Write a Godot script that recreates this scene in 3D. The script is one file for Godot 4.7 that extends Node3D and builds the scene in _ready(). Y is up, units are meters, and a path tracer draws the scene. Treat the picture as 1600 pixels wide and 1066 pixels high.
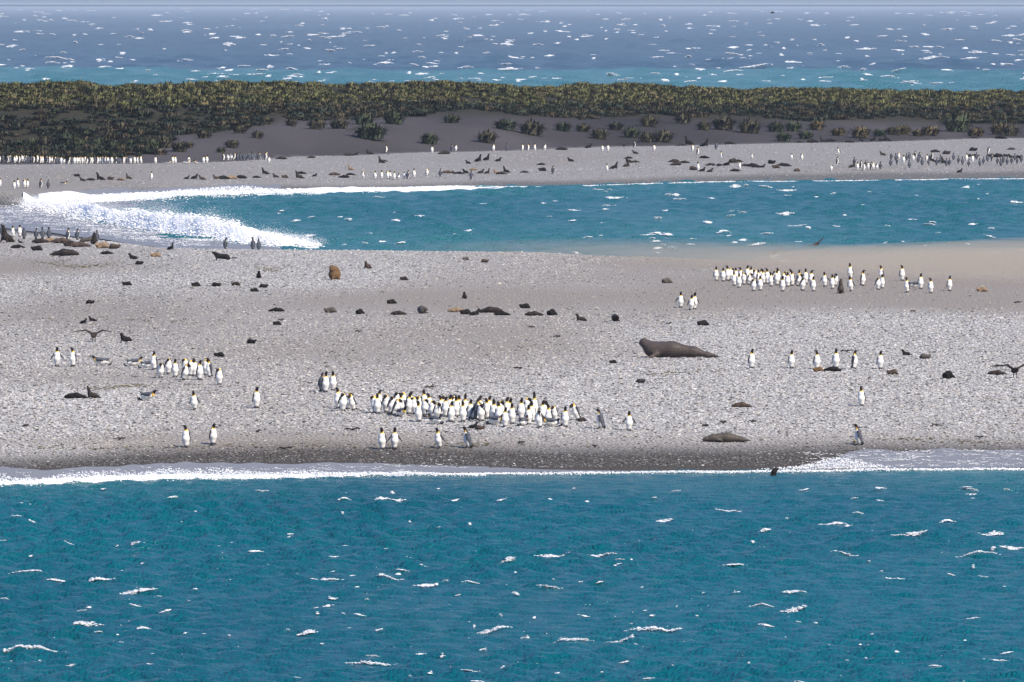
extends Node3D

# ---- the lens and the lie of the land -------------------------------------
const F := 13333.0            # focal length, in pixels of the 1600 x 1066 photograph
const EYE := 18.8             # metres above the sea
const PITCH := 0.039355       # how far the camera looks down
const PX0 := -900.0
const PXS := 25.0
const PXN := 137
const D0 := 325.0
const DN := 1076

var rng := RandomNumberGenerator.new()
var ground_h := PackedFloat32Array()
var n_big := FastNoiseLite.new()
var n_mid := FastNoiseLite.new()
var n_fine := FastNoiseLite.new()
var taken := {}
var mats := {}


func _ready() -> void:
	rng.seed = 7
	set_camera_and_light()
	for a in [[n_big, 11, 0.012], [n_mid, 12, 0.07], [n_fine, 13, 0.45]]:
		a[0].seed = a[1]
		a[0].frequency = a[2]
		a[0].noise_type = FastNoiseLite.TYPE_SIMPLEX_SMOOTH
		a[0].fractal_octaves = 3
	make_materials()
	build_ground()
	build_sea()
	build_gravel()
	build_surf()
	build_vegetation()
	build_dust()
	build_penguins()
	build_seals()
	build_birds()
	build_wrack()


func set_camera_and_light() -> void:
	var cam := Camera3D.new()
	cam.name = "camera"
	cam.fov = rad_to_deg(2.0 * atan(533.0 / F))
	cam.near = 1.0
	cam.far = 120000.0
	cam.position = Vector3(0, EYE, 0)
	cam.rotation = Vector3(-PITCH, 0, 0)
	add_child(cam)
	cam.current = true
	var sky_mat := ProceduralSkyMaterial.new()
	sky_mat.sky_top_color = Color(0.32, 0.47, 0.70)
	sky_mat.sky_horizon_color = Color(0.475, 0.535, 0.615)
	sky_mat.sky_curve = 0.12
	sky_mat.ground_horizon_color = Color(0.475, 0.535, 0.615)
	sky_mat.ground_bottom_color = Color(0.10, 0.22, 0.28)
	sky_mat.sun_angle_max = 12.0
	var sky := Sky.new()
	sky.sky_material = sky_mat
	var env := Environment.new()
	env.background_mode = Environment.BG_SKY
	env.sky = sky
	env.tonemap_mode = Environment.TONE_MAPPER_LINEAR
	env.tonemap_exposure = 1.55
	env.fog_enabled = true
	env.fog_density = 0.00005
	env.fog_light_color = Color(0.80, 0.865, 0.93)
	env.volumetric_fog_enabled = true
	env.volumetric_fog_density = 0.0
	env.sdfgi_enabled = true
	env.ssao_enabled = true
	env.ssil_enabled = true
	var world := WorldEnvironment.new()
	world.name = "world"
	world.environment = env
	add_child(world)
	var sun := DirectionalLight3D.new()
	sun.name = "sun"
	sun.light_energy = 1.35
	sun.light_color = Color(1.0, 0.95, 0.88)
	sun.light_angular_distance = 0.5
	sun.shadow_enabled = true
	add_child(sun)
	# over the camera's right shoulder, about 42 degrees up
	sun.look_at_from_position(Vector3(0.72, 0.98, 0.78), Vector3.ZERO)


# ---- pixels, rays and ground ------------------------------------------------
func slope(py: float) -> float:
	return tan(PITCH + atan((py - 533.0) / F))


func tab(t: Array, px: float) -> float:
	if px <= t[0][0]:
		return t[0][1]
	for i in range(1, t.size()):
		if px <= t[i][0]:
			var k: float = (px - t[i - 1][0]) / (t[i][0] - t[i - 1][0])
			k = k * k * (3.0 - 2.0 * k)
			return lerpf(t[i - 1][1], t[i][1], k)
	return t[-1][1]


# distance at which the line of sight through row py comes down to height h
func reach(py: float, h: float) -> float:
	return (EYE - h) / slope(py)


var near_edge := [[-600, 768], [0, 754], [300, 744], [700, 738], [1100, 735], [1250, 733], [1400, 731], [1600, 730], [2200, 728]]
var spit_crest := [[-600, 366], [0, 371], [150, 379], [280, 389], [500, 390.5], [800, 393], [1000, 401], [1250, 410], [1600, 420], [2300, 428]]
var crest_h := [[-600, 1.0], [0, 1.15], [150, 1.45], [300, 1.85], [900, 1.95], [1600, 1.9]]
var bay_near := [[-600, 800], [0, 792], [60, 772], [130, 745], [220, 712], [300, 690], [400, 666], [500, 648], [1000, 622], [1600, 592], [2300, 580]]
var bay_far := [[-600, 770], [0, 778], [60, 803], [200, 832], [400, 851], [800, 880], [1200, 908], [1600, 921], [2300, 935]]
var far_top := [[-600, 262], [0, 258], [200, 256.5], [330, 254], [500, 244], [700, 238], [1000, 229], [1300, 223], [1600, 216], [2300, 210]]
var dune_sand := [[-600, 3.2], [0, 2.9], [150, 3.1], [300, 4.1], [450, 5.2], [700, 5.4], [900, 4.9], [1200, 3.9], [1600, 2.9], [2300, 2.6]]
var dune_top := [[-600, 8.8], [0, 8.6], [300, 8.6], [600, 8.1], [900, 7.5], [1200, 6.7], [1600, 5.8], [2300, 5.6]]


func profile(px: float) -> Array:
	var dn := reach(tab(near_edge, px), 0.0)
	var hc := tab(crest_h, px)
	var dc := reach(tab(spit_crest, px), hc)
	var b0 := tab(bay_near, px)
	var b1 := tab(bay_far, px)
	var bottom := -1.6 if px > 120 else lerpf(0.2, -1.6, clampf((px - 20) / 100.0, 0, 1))
	var dt := reach(tab(far_top, px), 2.15)
	b0 = maxf(b0, dc + 16.0)
	var sand := tab(dune_sand, px)
	return [[300.0, -3.2], [dn - 6.0, -0.6], [dn, 0.0], [dn + 5.0, 0.5], [dn + 12.0, 1.05], [dn + 30.0, 1.45],
		[lerpf(dn, dc, 0.5), hc - 0.02], [dc - 8.0, hc + 0.02], [dc, hc], [lerpf(dc, b0, 0.4), hc * 0.28], [b0, minf(0.06, hc)], [b0 + 14.0, bottom], [b1 - 14.0, bottom], [b1, 0.05],
		[b1 + 5.0, 0.45], [b1 + 13.0, 0.95], [lerpf(b1, dt, 0.6), 1.55], [dt, 2.15], [dt + 9.0, 2.0], [dt + 16.0, 2.2],
		[dt + 45.0, lerpf(2.2, sand, 0.62)], [dt + 78.0, sand], [dt + 104.0, dune_top_at(px) * 0.79], [dt + 178.0, dune_top_at(px)], [dt + 225.0, dune_top_at(px) * 0.86], [dt + 320.0, -1.5], [1500.0, -4.0]]


func dune_top_at(px: float) -> float:
	return tab(dune_top, px) + 0.14 * sin(px * 0.021) + 0.12 * sin(px * 0.057 + 1.0)


func build_ground() -> void:
	ground_h.resize(PXN * DN)
	var at := PackedVector3Array()
	var colors := PackedColorArray()
	var uvs := PackedVector2Array()
	at.resize(PXN * DN)
	colors.resize(PXN * DN)
	uvs.resize(PXN * DN)
	for i in PXN:
		var px := PX0 + i * PXS
		var p := profile(px)
		var dn: float = p[2][0]
		var dc: float = p[8][0]
		var b1: float = p[13][0]
		var dt: float = p[17][0]
		var seg := 0
		for j in DN:
			var d := D0 + j
			while seg < p.size() - 2 and d > p[seg + 1][0]:
				seg += 1
			var t := clampf((d - p[seg][0]) / (p[seg + 1][0] - p[seg][0]), 0, 1)
			var h := lerpf(p[seg][1], p[seg + 1][1], t)
			var x := (px - 800.0) / F * d
			var lift := clampf(h, 0.0, 1.0)
			var wave := 0.03 * n_mid.get_noise_2d(x * 0.6, d * 0.35)
			if d > dt + 14.0:
				wave = 0.28 * clampf((d - dt - 14.0) / 30.0, 0, 1) * n_mid.get_noise_2d(x * 0.55, d * 0.3)
			h += wave * lift
			var k := i * DN + j
			ground_h[k] = h
			at[k] = Vector3(x, h, -d)
			uvs[k] = Vector2(x, d)
			# what lies on the surface: grey shingle, brown grit, wet dark gravel, dune sand with painted cloud shade
			var py := 8.0 + F * (EYE - h) / d
			var grey := Color(0.42, 0.41, 0.395)
			var brown := Color(0.35, 0.32, 0.284)
			var m := n_big.get_noise_2d(x * 1.6, d * 0.42) * 1.3 + 0.35 * n_mid.get_noise_2d(x, d * 0.3)
			var c := grey.lerp(brown, clampf(grit(px, py) + m, 0, 1))
			if d < dc:
				c = c.lerp(Color(0.095, 0.087, 0.08), clampf((0.84 + 0.25 * m - h) / 0.3, 0, 1))
			elif d < dt:
				c = c.lerp(Color(0.085, 0.085, 0.09), clampf((0.75 + 0.2 * m - h) / 0.3, 0, 1))
				if d > b1:
					c = c.lerp(Color(0.26, 0.255, 0.25), 0.5)
			else:
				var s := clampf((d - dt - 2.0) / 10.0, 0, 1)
				c = c.lerp(Color(0.09, 0.081, 0.083) * (1.0 + 0.45 * m + 0.2 * n_mid.get_noise_2d(x * 0.5, d * 0.15)), s)  # cloud shade over the dune face, put into the sand colour
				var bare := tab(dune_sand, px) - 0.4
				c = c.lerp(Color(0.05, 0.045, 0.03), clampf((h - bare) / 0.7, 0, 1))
			c.a = 1.0
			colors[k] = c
	var index := PackedInt32Array()
	for i in PXN - 1:
		for j in DN - 1:
			var a := i * DN + j
			index.append_array([a, a + 1, a + DN, a + 1, a + DN + 1, a + DN])
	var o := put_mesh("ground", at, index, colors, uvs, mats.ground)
	o.set_meta("kind", "structure")


# how much brown grit lies between the shingle, by stretch of beach
func grit(px: float, py: float) -> float:
	var g := 0.08
	g += 0.75 * bump(py, 690, 16) * (0.55 + 0.45 * bump(px, 500, 900))
	g += 0.75 * bump(py, 592, 20) * bump(px, 150, 190)
	g += 0.85 * bump(py, 468, 24) * bump(px, 640, 700)
	g += 0.7 * bump(py, 417, 14) * bump(px, 60, 520)
	g += 0.5 * bump(py, 500, 26) * bump(px, 180, 230)
	g += 0.95 * bump(py, 462, 30) * bump(px, 1450, 420)
	return g


func bump(x: float, c: float, w: float) -> float:
	var t := (x - c) / w
	return exp(-t * t)


func height_at(x: float, d: float) -> float:
	var px := 800.0 + x / d * F
	var u := clampf((px - PX0) / PXS, 0.0, PXN - 1.001)
	var v := clampf(d - D0, 0.0, DN - 1.001)
	var i := int(u)
	var j := int(v)
	var fu := u - i
	var fv := v - j
	var a := i * DN + j
	return lerpf(lerpf(ground_h[a], ground_h[a + 1], fv), lerpf(ground_h[a + DN], ground_h[a + DN + 1], fv), fu)


# the spot on the ground (or the sea, if nearer) that one sees at a pixel
func spot(px: float, py: float, beyond := 0.0) -> Vector3:
	var s := slope(py)
	var d := D0 + 1.0
	while d < 1390.0:
		var x := (px - 800.0) / F * d
		if EYE - s * d <= maxf(height_at(x, d), 0.0):
			break
		d += 0.25
	d += beyond
	var x2 := (px - 800.0) / F * d
	return Vector3(x2, maxf(height_at(x2, d), 0.0), -d)


# ---- materials ----------------------------------------------------------------
func noise_tex(seed_: int, freq: float, ramp: Array, size := 512, normal := false, octaves := 4, strength := 4.0) -> NoiseTexture2D:
	var t := NoiseTexture2D.new()
	t.width = size
	t.height = size
	t.seamless = true
	var n := FastNoiseLite.new()
	n.seed = seed_
	n.frequency = freq
	n.fractal_octaves = octaves
	t.noise = n
	if normal:
		t.as_normal_map = true
		t.bump_strength = strength
	elif ramp:
		var g := Gradient.new()
		g.offsets = PackedFloat32Array([0.25, 0.5, 0.75])
		g.colors = PackedColorArray(ramp)
		t.color_ramp = g
	return t


func plain(color: Color, rough := 0.9, spec := 0.3) -> StandardMaterial3D:
	var m := StandardMaterial3D.new()
	m.albedo_color = color.linear_to_srgb()
	m.roughness = rough
	m.metallic_specular = spec
	return m


func fur(color: Color, rough := 0.6) -> StandardMaterial3D:
	var m := plain(color, rough, 0.25)
	m.albedo_texture = mats.mottle
	m.uv1_triplanar = true
	m.uv1_scale = Vector3(1.7, 1.7, 1.7)
	return m


func make_materials() -> void:
	var grain := noise_tex(3, 0.06, [Color(0.62, 0.62, 0.62), Color(0.85, 0.84, 0.83), Color(1, 1, 1)])
	mats.mottle = noise_tex(4, 0.02, [Color(0.55, 0.53, 0.5), Color(0.82, 0.8, 0.78), Color(1, 1, 1)])
	var g := plain(Color.WHITE, 0.95, 0.2)
	g.vertex_color_use_as_albedo = true
	g.albedo_texture = grain
	g.uv1_scale = Vector3(0.21, 0.13, 1)
	mats.ground = g
	var st := plain(Color.WHITE, 0.85, 0.3)
	st.vertex_color_use_as_albedo = true
	mats.stone = st
	mats.foam = plain(Color(0.88, 0.89, 0.9), 0.9, 0.2)
	mats.foam.backlight_enabled = true
	mats.foam.backlight = Color(0.48, 0.49, 0.5)
	var ripple := noise_tex(21, 0.035, [], 512, true, 5, 7.0)
	for a in [["sea_water", 0.30, 0.21], ["bay_water", 0.18, 0.22], ["ocean_water", 0.06, 0.15]]:
		var w := plain(Color.WHITE, 0.16, a[2])
		w.vertex_color_use_as_albedo = true
		w.normal_enabled = true
		w.normal_texture = ripple
		w.normal_scale = 1.8
		w.uv1_scale = Vector3(a[1], a[1] * 0.7, 1)
		mats[a[0]] = w
	var wash := plain(Color(0.2, 0.2, 0.205), 0.4, 0.27)
	wash.normal_enabled = true
	wash.normal_texture = ripple
	wash.normal_scale = 0.8
	wash.uv1_scale = Vector3(0.25, 0.2, 1)
	mats.wash = wash
	var b := plain(Color.WHITE, 0.75, 0.3)
	b.vertex_color_use_as_albedo = true
	mats.bird = b
	mats.bill = plain(Color(0.05, 0.03, 0.02), 0.5)
	mats.foot = plain(Color(0.03, 0.03, 0.035), 0.7)
	mats.seal_black = fur(Color(0.017, 0.015, 0.015), 0.7)
	mats.seal_dark = fur(Color(0.042, 0.034, 0.03))
	mats.seal_brown = fur(Color(0.095, 0.07, 0.056))
	mats.seal_grey = fur(Color(0.12, 0.108, 0.095))
	mats.seal_tan = fur(Color(0.34, 0.25, 0.17))
	mats.seal_gold = fur(Color(0.2, 0.125, 0.065), 0.9)
	var hide := fur(Color(0.1, 0.084, 0.08), 0.5)
	mats.elephant = hide
	mats.kelp = plain(Color(0.035, 0.025, 0.018), 0.6)
	var leaf := plain(Color.WHITE, 0.8, 0.2)
	leaf.vertex_color_use_as_albedo = true
	leaf.cull_mode = BaseMaterial3D.CULL_DISABLED
	leaf.backlight_enabled = true
	leaf.backlight = Color(0.25, 0.28, 0.12)
	mats.leaf = leaf


# ---- mesh helpers ---------------------------------------------------------------
func numbered(called: String) -> String:
	var n: int = taken.get(called, 0)
	taken[called] = n + 1
	return called if n == 0 else "%s_%03d" % [called, n]


func array_mesh(at: PackedVector3Array, index: PackedInt32Array, colors := PackedColorArray(), uvs := PackedVector2Array(), normals := PackedVector3Array()) -> ArrayMesh:
	if normals.is_empty():
		normals.resize(at.size())
		for k in range(0, index.size(), 3):
			var n := (at[index[k + 2]] - at[index[k]]).cross(at[index[k + 1]] - at[index[k]])
			for q in 3:
				normals[index[k + q]] += n
		for k in normals.size():
			normals[k] = normals[k].normalized()
	var a := []
	a.resize(Mesh.ARRAY_MAX)
	a[Mesh.ARRAY_VERTEX] = at
	a[Mesh.ARRAY_NORMAL] = normals
	a[Mesh.ARRAY_INDEX] = index
	if colors.size():
		a[Mesh.ARRAY_COLOR] = colors
	if uvs.size():
		a[Mesh.ARRAY_TEX_UV] = uvs
		var tangents := PackedFloat32Array()
		tangents.resize(at.size() * 4)
		for k in at.size():
			tangents[k * 4] = 1.0
			tangents[k * 4 + 3] = 1.0
		a[Mesh.ARRAY_TANGENT] = tangents
	var m := ArrayMesh.new()
	m.add_surface_from_arrays(Mesh.PRIMITIVE_TRIANGLES, a)
	return m


func put_mesh(called: String, at: PackedVector3Array, index: PackedInt32Array, colors: PackedColorArray, uvs: PackedVector2Array, m: Material) -> MeshInstance3D:
	var o := MeshInstance3D.new()
	o.name = numbered(called)
	o.mesh = array_mesh(at, index, colors, uvs)
	o.material_override = m
	add_child(o)
	return o


func tag(o: Node, label: String, category: String, group := "", kind := "") -> void:
	o.set_meta("label", label)
	o.set_meta("category", category)
	if group:
		o.set_meta("group", group)
	if kind:
		o.set_meta("kind", kind)


# a small closed lump of 80 faces, uneven
func lump(seed_: int, rough: float, squash: float) -> ArrayMesh:
	var r := RandomNumberGenerator.new()
	r.seed = seed_
	var g := (1.0 + sqrt(5.0)) / 2.0
	var v: Array = [Vector3(-1, g, 0), Vector3(1, g, 0), Vector3(-1, -g, 0), Vector3(1, -g, 0), Vector3(0, -1, g), Vector3(0, 1, g), Vector3(0, -1, -g), Vector3(0, 1, -g), Vector3(g, 0, -1), Vector3(g, 0, 1), Vector3(-g, 0, -1), Vector3(-g, 0, 1)]
	var f := [0, 11, 5, 0, 5, 1, 0, 1, 7, 0, 7, 10, 0, 10, 11, 1, 5, 9, 5, 11, 4, 11, 10, 2, 10, 7, 6, 7, 1, 8, 3, 9, 4, 3, 4, 2, 3, 2, 6, 3, 6, 8, 3, 8, 9, 4, 9, 5, 2, 4, 11, 6, 2, 10, 8, 6, 7, 9, 8, 1]
	var at := PackedVector3Array()
	for p in v:
		var q: Vector3 = p.normalized() * (1.0 + rough * r.randf_range(-1, 1))
		at.append(Vector3(q.x, q.y * squash, q.z))
	var index := PackedInt32Array()
	for k in range(0, f.size(), 3):
		index.append_array([f[k], f[k + 2], f[k + 1]])
	return array_mesh(at, index)


func scatter(called: String, mesh: Mesh, m: Material, where: Array, tints: Array) -> MultiMeshInstance3D:
	var mm := MultiMesh.new()
	mm.transform_format = MultiMesh.TRANSFORM_3D
	mm.use_colors = not tints.is_empty()
	mm.mesh = mesh
	mm.instance_count = where.size()
	for k in where.size():
		mm.set_instance_transform(k, where[k])
		if tints:
			mm.set_instance_color(k, tints[k])
	var o := MultiMeshInstance3D.new()
	o.name = numbered(called)
	o.multimesh = mm
	o.material_override = m
	add_child(o)
	return o


# ---- water -----------------------------------------------------------------------
var waves := []


func make_waves(count: int, short: float, long: float, steep: float, spread: float, heading: float, seed_: int) -> Array:
	var r := RandomNumberGenerator.new()
	r.seed = seed_
	var out := []
	for k in count:
		var l := short * pow(long / short, (k + r.randf()) / count)
		var a := heading + r.randfn(0, spread)
		out.append([cos(a) * TAU / l, sin(a) * TAU / l, r.randf() * TAU, l * steep / sqrt(count) * 0.32])
	return out


func swell(w: Array, x: float, d: float) -> float:
	var h := 0.0
	for a in w:
		var s := sin(a[0] * x + a[1] * d + a[2])
		h += a[3] * (s + 0.35 * s * s)
	return h


var sea_waves := []
var bay_waves := []
var ocean_waves := []


func water_sheet(called: String, xs: PackedFloat32Array, ds: PackedFloat32Array, fan: bool, w: Array, m: Material, damp: Callable, tint: Callable) -> void:
	var nx := xs.size()
	var nd := ds.size()
	var at := PackedVector3Array()
	var colors := PackedColorArray()
	var uvs := PackedVector2Array()
	at.resize(nx * nd)
	colors.resize(nx * nd)
	uvs.resize(nx * nd)
	for j in nd:
		var d := ds[j]
		for i in nx:
			var x := (xs[i] - 800.0) / F * d if fan else xs[i]
			var k := j * nx + i
			var gust := 0.75 + 0.6 * n_mid.get_noise_2d(x * (0.4 if not fan else 0.03), d * (0.15 if not fan else 0.008))
			at[k] = Vector3(x, swell(w, x, d) * damp.call(x, d) * gust, -d)
			colors[k] = tint.call(x, d)
			uvs[k] = Vector2(x, d)
	var index := PackedInt32Array()
	index.resize((nx - 1) * (nd - 1) * 6)
	var q := 0
	for j in nd - 1:
		for i in nx - 1:
			var a := j * nx + i
			index[q] = a
			index[q + 1] = a + nx
			index[q + 2] = a + 1
			index[q + 3] = a + 1
			index[q + 4] = a + nx
			index[q + 5] = a + nx + 1
			q += 6
	var o := put_mesh(called, at, index, colors, uvs, m)
	o.set_meta("kind", "structure")


func steps(a: float, b: float, by: float) -> PackedFloat32Array:
	var out := PackedFloat32Array()
	var x := a
	while x < b:
		out.append(x)
		x += by
	out.append(b)
	return out


func build_sea() -> void:
	sea_waves = make_waves(20, 0.42, 2.1, 0.27, 0.9, 1.3, 31)
	bay_waves = make_waves(14, 1.2, 4.6, 0.24, 0.8, 1.35, 32)
	ocean_waves = make_waves(14, 5.0, 26.0, 0.2, 0.7, 1.35, 33)
	water_sheet("sea", steps(-31, 31, 0.13), steps(198, 358, 0.25), false, sea_waves, mats.sea_water,
		func(x, d): return clampf((350.0 - d) / 30.0, 0.12, 1.0),
		func(x, d):
			var shoal := clampf((d - 318.0 + 9.0 * n_big.get_noise_2d(x, d)) / 30.0, 0, 1)
			var c := Color(0.001, 0.1, 0.126).lerp(Color(0.03, 0.145, 0.15), shoal)
			var p := n_mid.get_noise_2d(x * 0.35, d * 0.1)
			return c.lerp(Color(0.001, 0.063, 0.09), clampf(p * 0.9 + 0.15, 0, 1)))
	water_sheet("bay", steps(-48, 105, 0.36), steps(596, 935, 0.9), false, bay_waves, mats.bay_water,
		func(x, d): return 0.85 * clampf((x + 43.0) / 14.0, 0.04, 1.0),
		func(x, d):
			var p := n_mid.get_noise_2d(x * 0.2, d * 0.05)
			return Color(0.012, 0.112, 0.13).lerp(Color(0.03, 0.15, 0.158), clampf(p * 1.2 + 0.3, 0, 1)))
	var rows := PackedFloat32Array()
	var py := 172.0
	while py > 9.0:
		rows.append(reach(py, 0.0))
		py -= 0.5 if py > 20 else 0.25
	rows.append(70000.0)
	water_sheet("ocean", steps(-500, 2100, 4.5), rows, true, ocean_waves, mats.ocean_water,
		func(x, d): return clampf(3500.0 / d, 0.25, 1.0),
		func(x, d):
			# pale sand shelf off the outer shore, with a ragged edge where the bottom drops away
			var offshore: float = d - 1330.0
			var edge: float = 1230.0 + 330.0 * n_big.get_noise_2d(x * 0.14, 40.0) + 160.0 * n_mid.get_noise_2d(x * 0.12, d * 0.008)
			var c := Color(0.04, 0.165, 0.185) if offshore < edge else Color(0.032, 0.082, 0.125)
			return c.lerp(c * 0.7, clampf(0.4 + n_big.get_noise_2d(x * 0.2, d * 0.02), 0, 1)))
	var o := MeshInstance3D.new()
	o.name = "open_water"
	var p := PlaneMesh.new()
	p.size = Vector2(140000, 140000)
	o.mesh = p
	o.material_override = plain(Color(0.03, 0.1, 0.15), 0.35, 0.36)
	o.position = Vector3(0, -3.4, -20000)
	add_child(o)
	o.set_meta("kind", "structure")
	# thin sheets of spent wave running up the shingle
	wash_sheet(-600, 1230, 3.4, 1.0)
	wash_sheet(1225, 2100, 4.6, 1.0)
	wash_back()


func wash_sheet(p0: float, p1: float, run: float, _k: float) -> void:
	var at := PackedVector3Array()
	var uvs := PackedVector2Array()
	var n := int((p1 - p0) / 6.0)
	for i in n + 1:
		var px := p0 + i * 6.0
		var dn := reach(tab(near_edge, px), 0.0)
		var ease := smoothstep(0, 120, px - p0) if p0 > 0 else smoothstep(0, 900, p1 - px)
		var x0 := (px - 800.0) / F * dn
		var far := dn - 1.4 + (run + 1.4) * ease + ease * (0.9 * n_mid.get_noise_2d(x0 * 4.0, 3.0) + 0.3 * n_fine.get_noise_2d(x0 * 2.0, 9.0))
		for j in 13:
			var d := lerpf(dn - 1.5, far, j / 12.0)
			var x := (px - 800.0) / F * d
			at.append(Vector3(x, maxf(height_at(x, d), 0.02) + 0.045 - 0.03 * j / 12.0, -d))
			uvs.append(Vector2(x, d))
	var index := PackedInt32Array()
	for i in n:
		for j in 12:
			var a := i * 13 + j
			index.append_array([a, a + 1, a + 13, a + 1, a + 14, a + 13])
	var o := put_mesh("wave_wash", at, index, PackedColorArray(), uvs, mats.wash)
	o.set_meta("kind", "structure")


func wash_back() -> void:
	var at := PackedVector3Array()
	var uvs := PackedVector2Array()
	for i in 100:
		var px := -700.0 + i * 11.5
		var d0 := lerpf(reach(tab(spit_crest, px), tab(crest_h, px)), tab(bay_near, px), 0.4) + 5.0 * n_mid.get_noise_2d(px * 0.1, 1.0)
		var d1 := tab(bay_far, px) + 9.0 + 3.0 * n_mid.get_noise_2d(px * 0.13, 8.0)
		for j in 60:
			var d := lerpf(d0, d1, j / 59.0)
			var x := (px - 800.0) / F * d
			at.append(Vector3(x, maxf(height_at(x, d), 0.0) + 0.05 + 0.04 * n_fine.get_noise_2d(x, d), -d))
			uvs.append(Vector2(x, d))
	var index := PackedInt32Array()
	for i in 99:
		for j in 59:
			var a := i * 60 + j
			index.append_array([a, a + 1, a + 60, a + 1, a + 61, a + 60])
	var o := put_mesh("wave_wash", at, index, PackedColorArray(), uvs, mats.wash)
	o.set_meta("kind", "structure")


# ---- shingle ------------------------------------------------------------------------
func build_gravel() -> void:
	var where := [[], [], []]
	var tints := [[], [], []]
	for k in 470000:
		var far := k >= 390000
		var px := rng.randf_range(-420, 2020)
		var d: float
		if far:
			d = 1.0 / rng.randf_range(1.0 / 1085.0, 1.0 / 840.0)
		else:
			d = 1.0 / rng.randf_range(1.0 / 668.0, 1.0 / 338.0)
		var x := (px - 800.0) / F * d
		var h := height_at(x, d)
		if h < (0.34 if d < 420 and (px < 560 or px > 1290) else 0.1):
			continue
		var py := 8.0 + F * (EYE - h) / d
		var g := grit(px, py) + n_big.get_noise_2d(x * 1.6, d * 0.42) * 1.1
		if far:
			var dt := reach(tab(far_top, px), 2.15)
			if d < tab(bay_far, px) + 2 or (d > dt + 4 and (rng.randf() > 0.06 or d > dt + 75)):
				continue
			if d > dt + 4:
				h -= 0.01
			g = 0.5 if h > 1.2 else 0.0
		if rng.randf() < minf(g * 1.15, 0.93) and not (h < 0.75):
			continue
		if not far and d > 600 and h < 0.5:
			continue
		var wet := clampf(((0.62 if far or d > 560 else 0.84) - h) / 0.3, 0, 1)
		var s := rng.randf_range(0.02, 0.056) * (1.0 if not far else 1.15)
		if rng.randf() < 0.05:
			s *= 1.6
		if wet > 0.3:
			s *= 0.75
		var on_dune := far and d > reach(tab(far_top, px), 2.15) + 4.0
		var basis := Basis(Vector3.UP, rng.randf() * TAU).scaled(Vector3(s * rng.randf_range(1.0, 1.7), s * rng.randf_range(0.45, 0.8), s * rng.randf_range(0.9, 1.5)))
		basis = Basis(Vector3(rng.randf_range(-1, 1), 0, rng.randf_range(-1, 1)).normalized(), rng.randf_range(0, 0.3)) * basis
		var v := clampf(rng.randfn(0.41, 0.06), 0.12, 0.55)
		if rng.randf() < 0.17:
			v = rng.randf_range(0.04, 0.13)
		v *= 1.0 - 0.3 * clampf(g, 0, 1)
		v *= lerpf(1.0, 0.38, wet)
		if wet > 0.3 and rng.randf() < 0.06:
			v = 0.35
		if rng.randf() < 0.005:
			v = 0.62
		if on_dune:
			v = rng.randf_range(0.03, 0.17)
		if far and h < 1.15:
			v = rng.randf_range(0.06, 0.5)
			s *= 1.2
		var warm := rng.randf_range(-0.03, 0.055) + 0.07 * clampf(g, 0, 1) + (0.07 if rng.randf() < 0.12 else 0.0)
		var q := rng.randi() % 3
		where[q].append(Transform3D(basis, Vector3(x, h + s * 0.12, -d)))
		tints[q].append(Color(v * (1 + warm), v, v * (1 - warm * 1.3)))
	for q in 3:
		var o := scatter("shingle", lump(40 + q, 0.22, 0.9), mats.stone, where[q], tints[q])
		tag(o, "loose grey shingle and cobbles covering the beaches", "shingle", "", "stuff")


# ---- foam ------------------------------------------------------------------------------
var foam_at := []


func blob(x: float, y: float, d: float, s: float, flat := 0.6) -> void:
	var b := Basis(Vector3.UP, rng.randf() * TAU).scaled(Vector3(s * rng.randf_range(0.8, 1.5), s * flat * rng.randf_range(0.7, 1.2), s * rng.randf_range(0.8, 1.4)))
	foam_at.append(Transform3D(b, Vector3(x, y, -d)))


func whitecap(px: float, py: float, wide: float, w: Array, gain: float, base := 0.03) -> void:
	var d := reach(py, 0.0)
	var cx := (px - 800.0) / F * d
	var half := wide / F * d * 0.5
	var unit := d / F                      # metres in one pixel of the photograph
	var n := int(clampf(wide * 7.0 * gain, 8, 900))
	var tilt := rng.randf_range(-0.2, 0.2)
	var tall := clampf(wide * 0.055, 0.6, 5.5) * unit * rng.randf_range(0.75, 1.2)
	var peak := rng.randf_range(-0.5, 0.3)
	for k in n:
		var s := clampf(rng.randfn(peak, 0.42), -1, 1)
		var env := maxf(0.12, (1.0 - pow(absf(s - peak) / 1.5, 1.2)) * (0.65 + 0.5 * n_fine.get_noise_2d(px + s * 14.0, py)))
		if n_fine.get_noise_2d(px * 3.0 + s * wide * 0.6, py * 5.0) < -0.28 + 0.3 * absf(s):
			continue
		var x := cx + s * half
		var dd := d + rng.randf_range(-1, 1) * unit * 9.0 * env + tilt * s * unit * 18.0
		var z := unit * rng.randf_range(0.35, 1.1)
		var b := Basis(Vector3.UP, rng.randf_range(-0.3, 0.3)).scaled(Vector3(z * rng.randf_range(1.4, 3.2), z * 0.4, z * rng.randf_range(1.0, 2.0)))
		foam_at.append(Transform3D(b, Vector3(x, swell(w, x, dd) * 0.75 + base + rng.randf() * tall * env, -dd)))


func foam_object(label: String) -> void:
	var o := scatter("sea_foam", lump(60 + taken.get("sea_foam", 0), 0.25, 1.0), mats.foam, foam_at, [])
	tag(o, label, "sea foam", "", "stuff")
	foam_at = []


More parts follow.
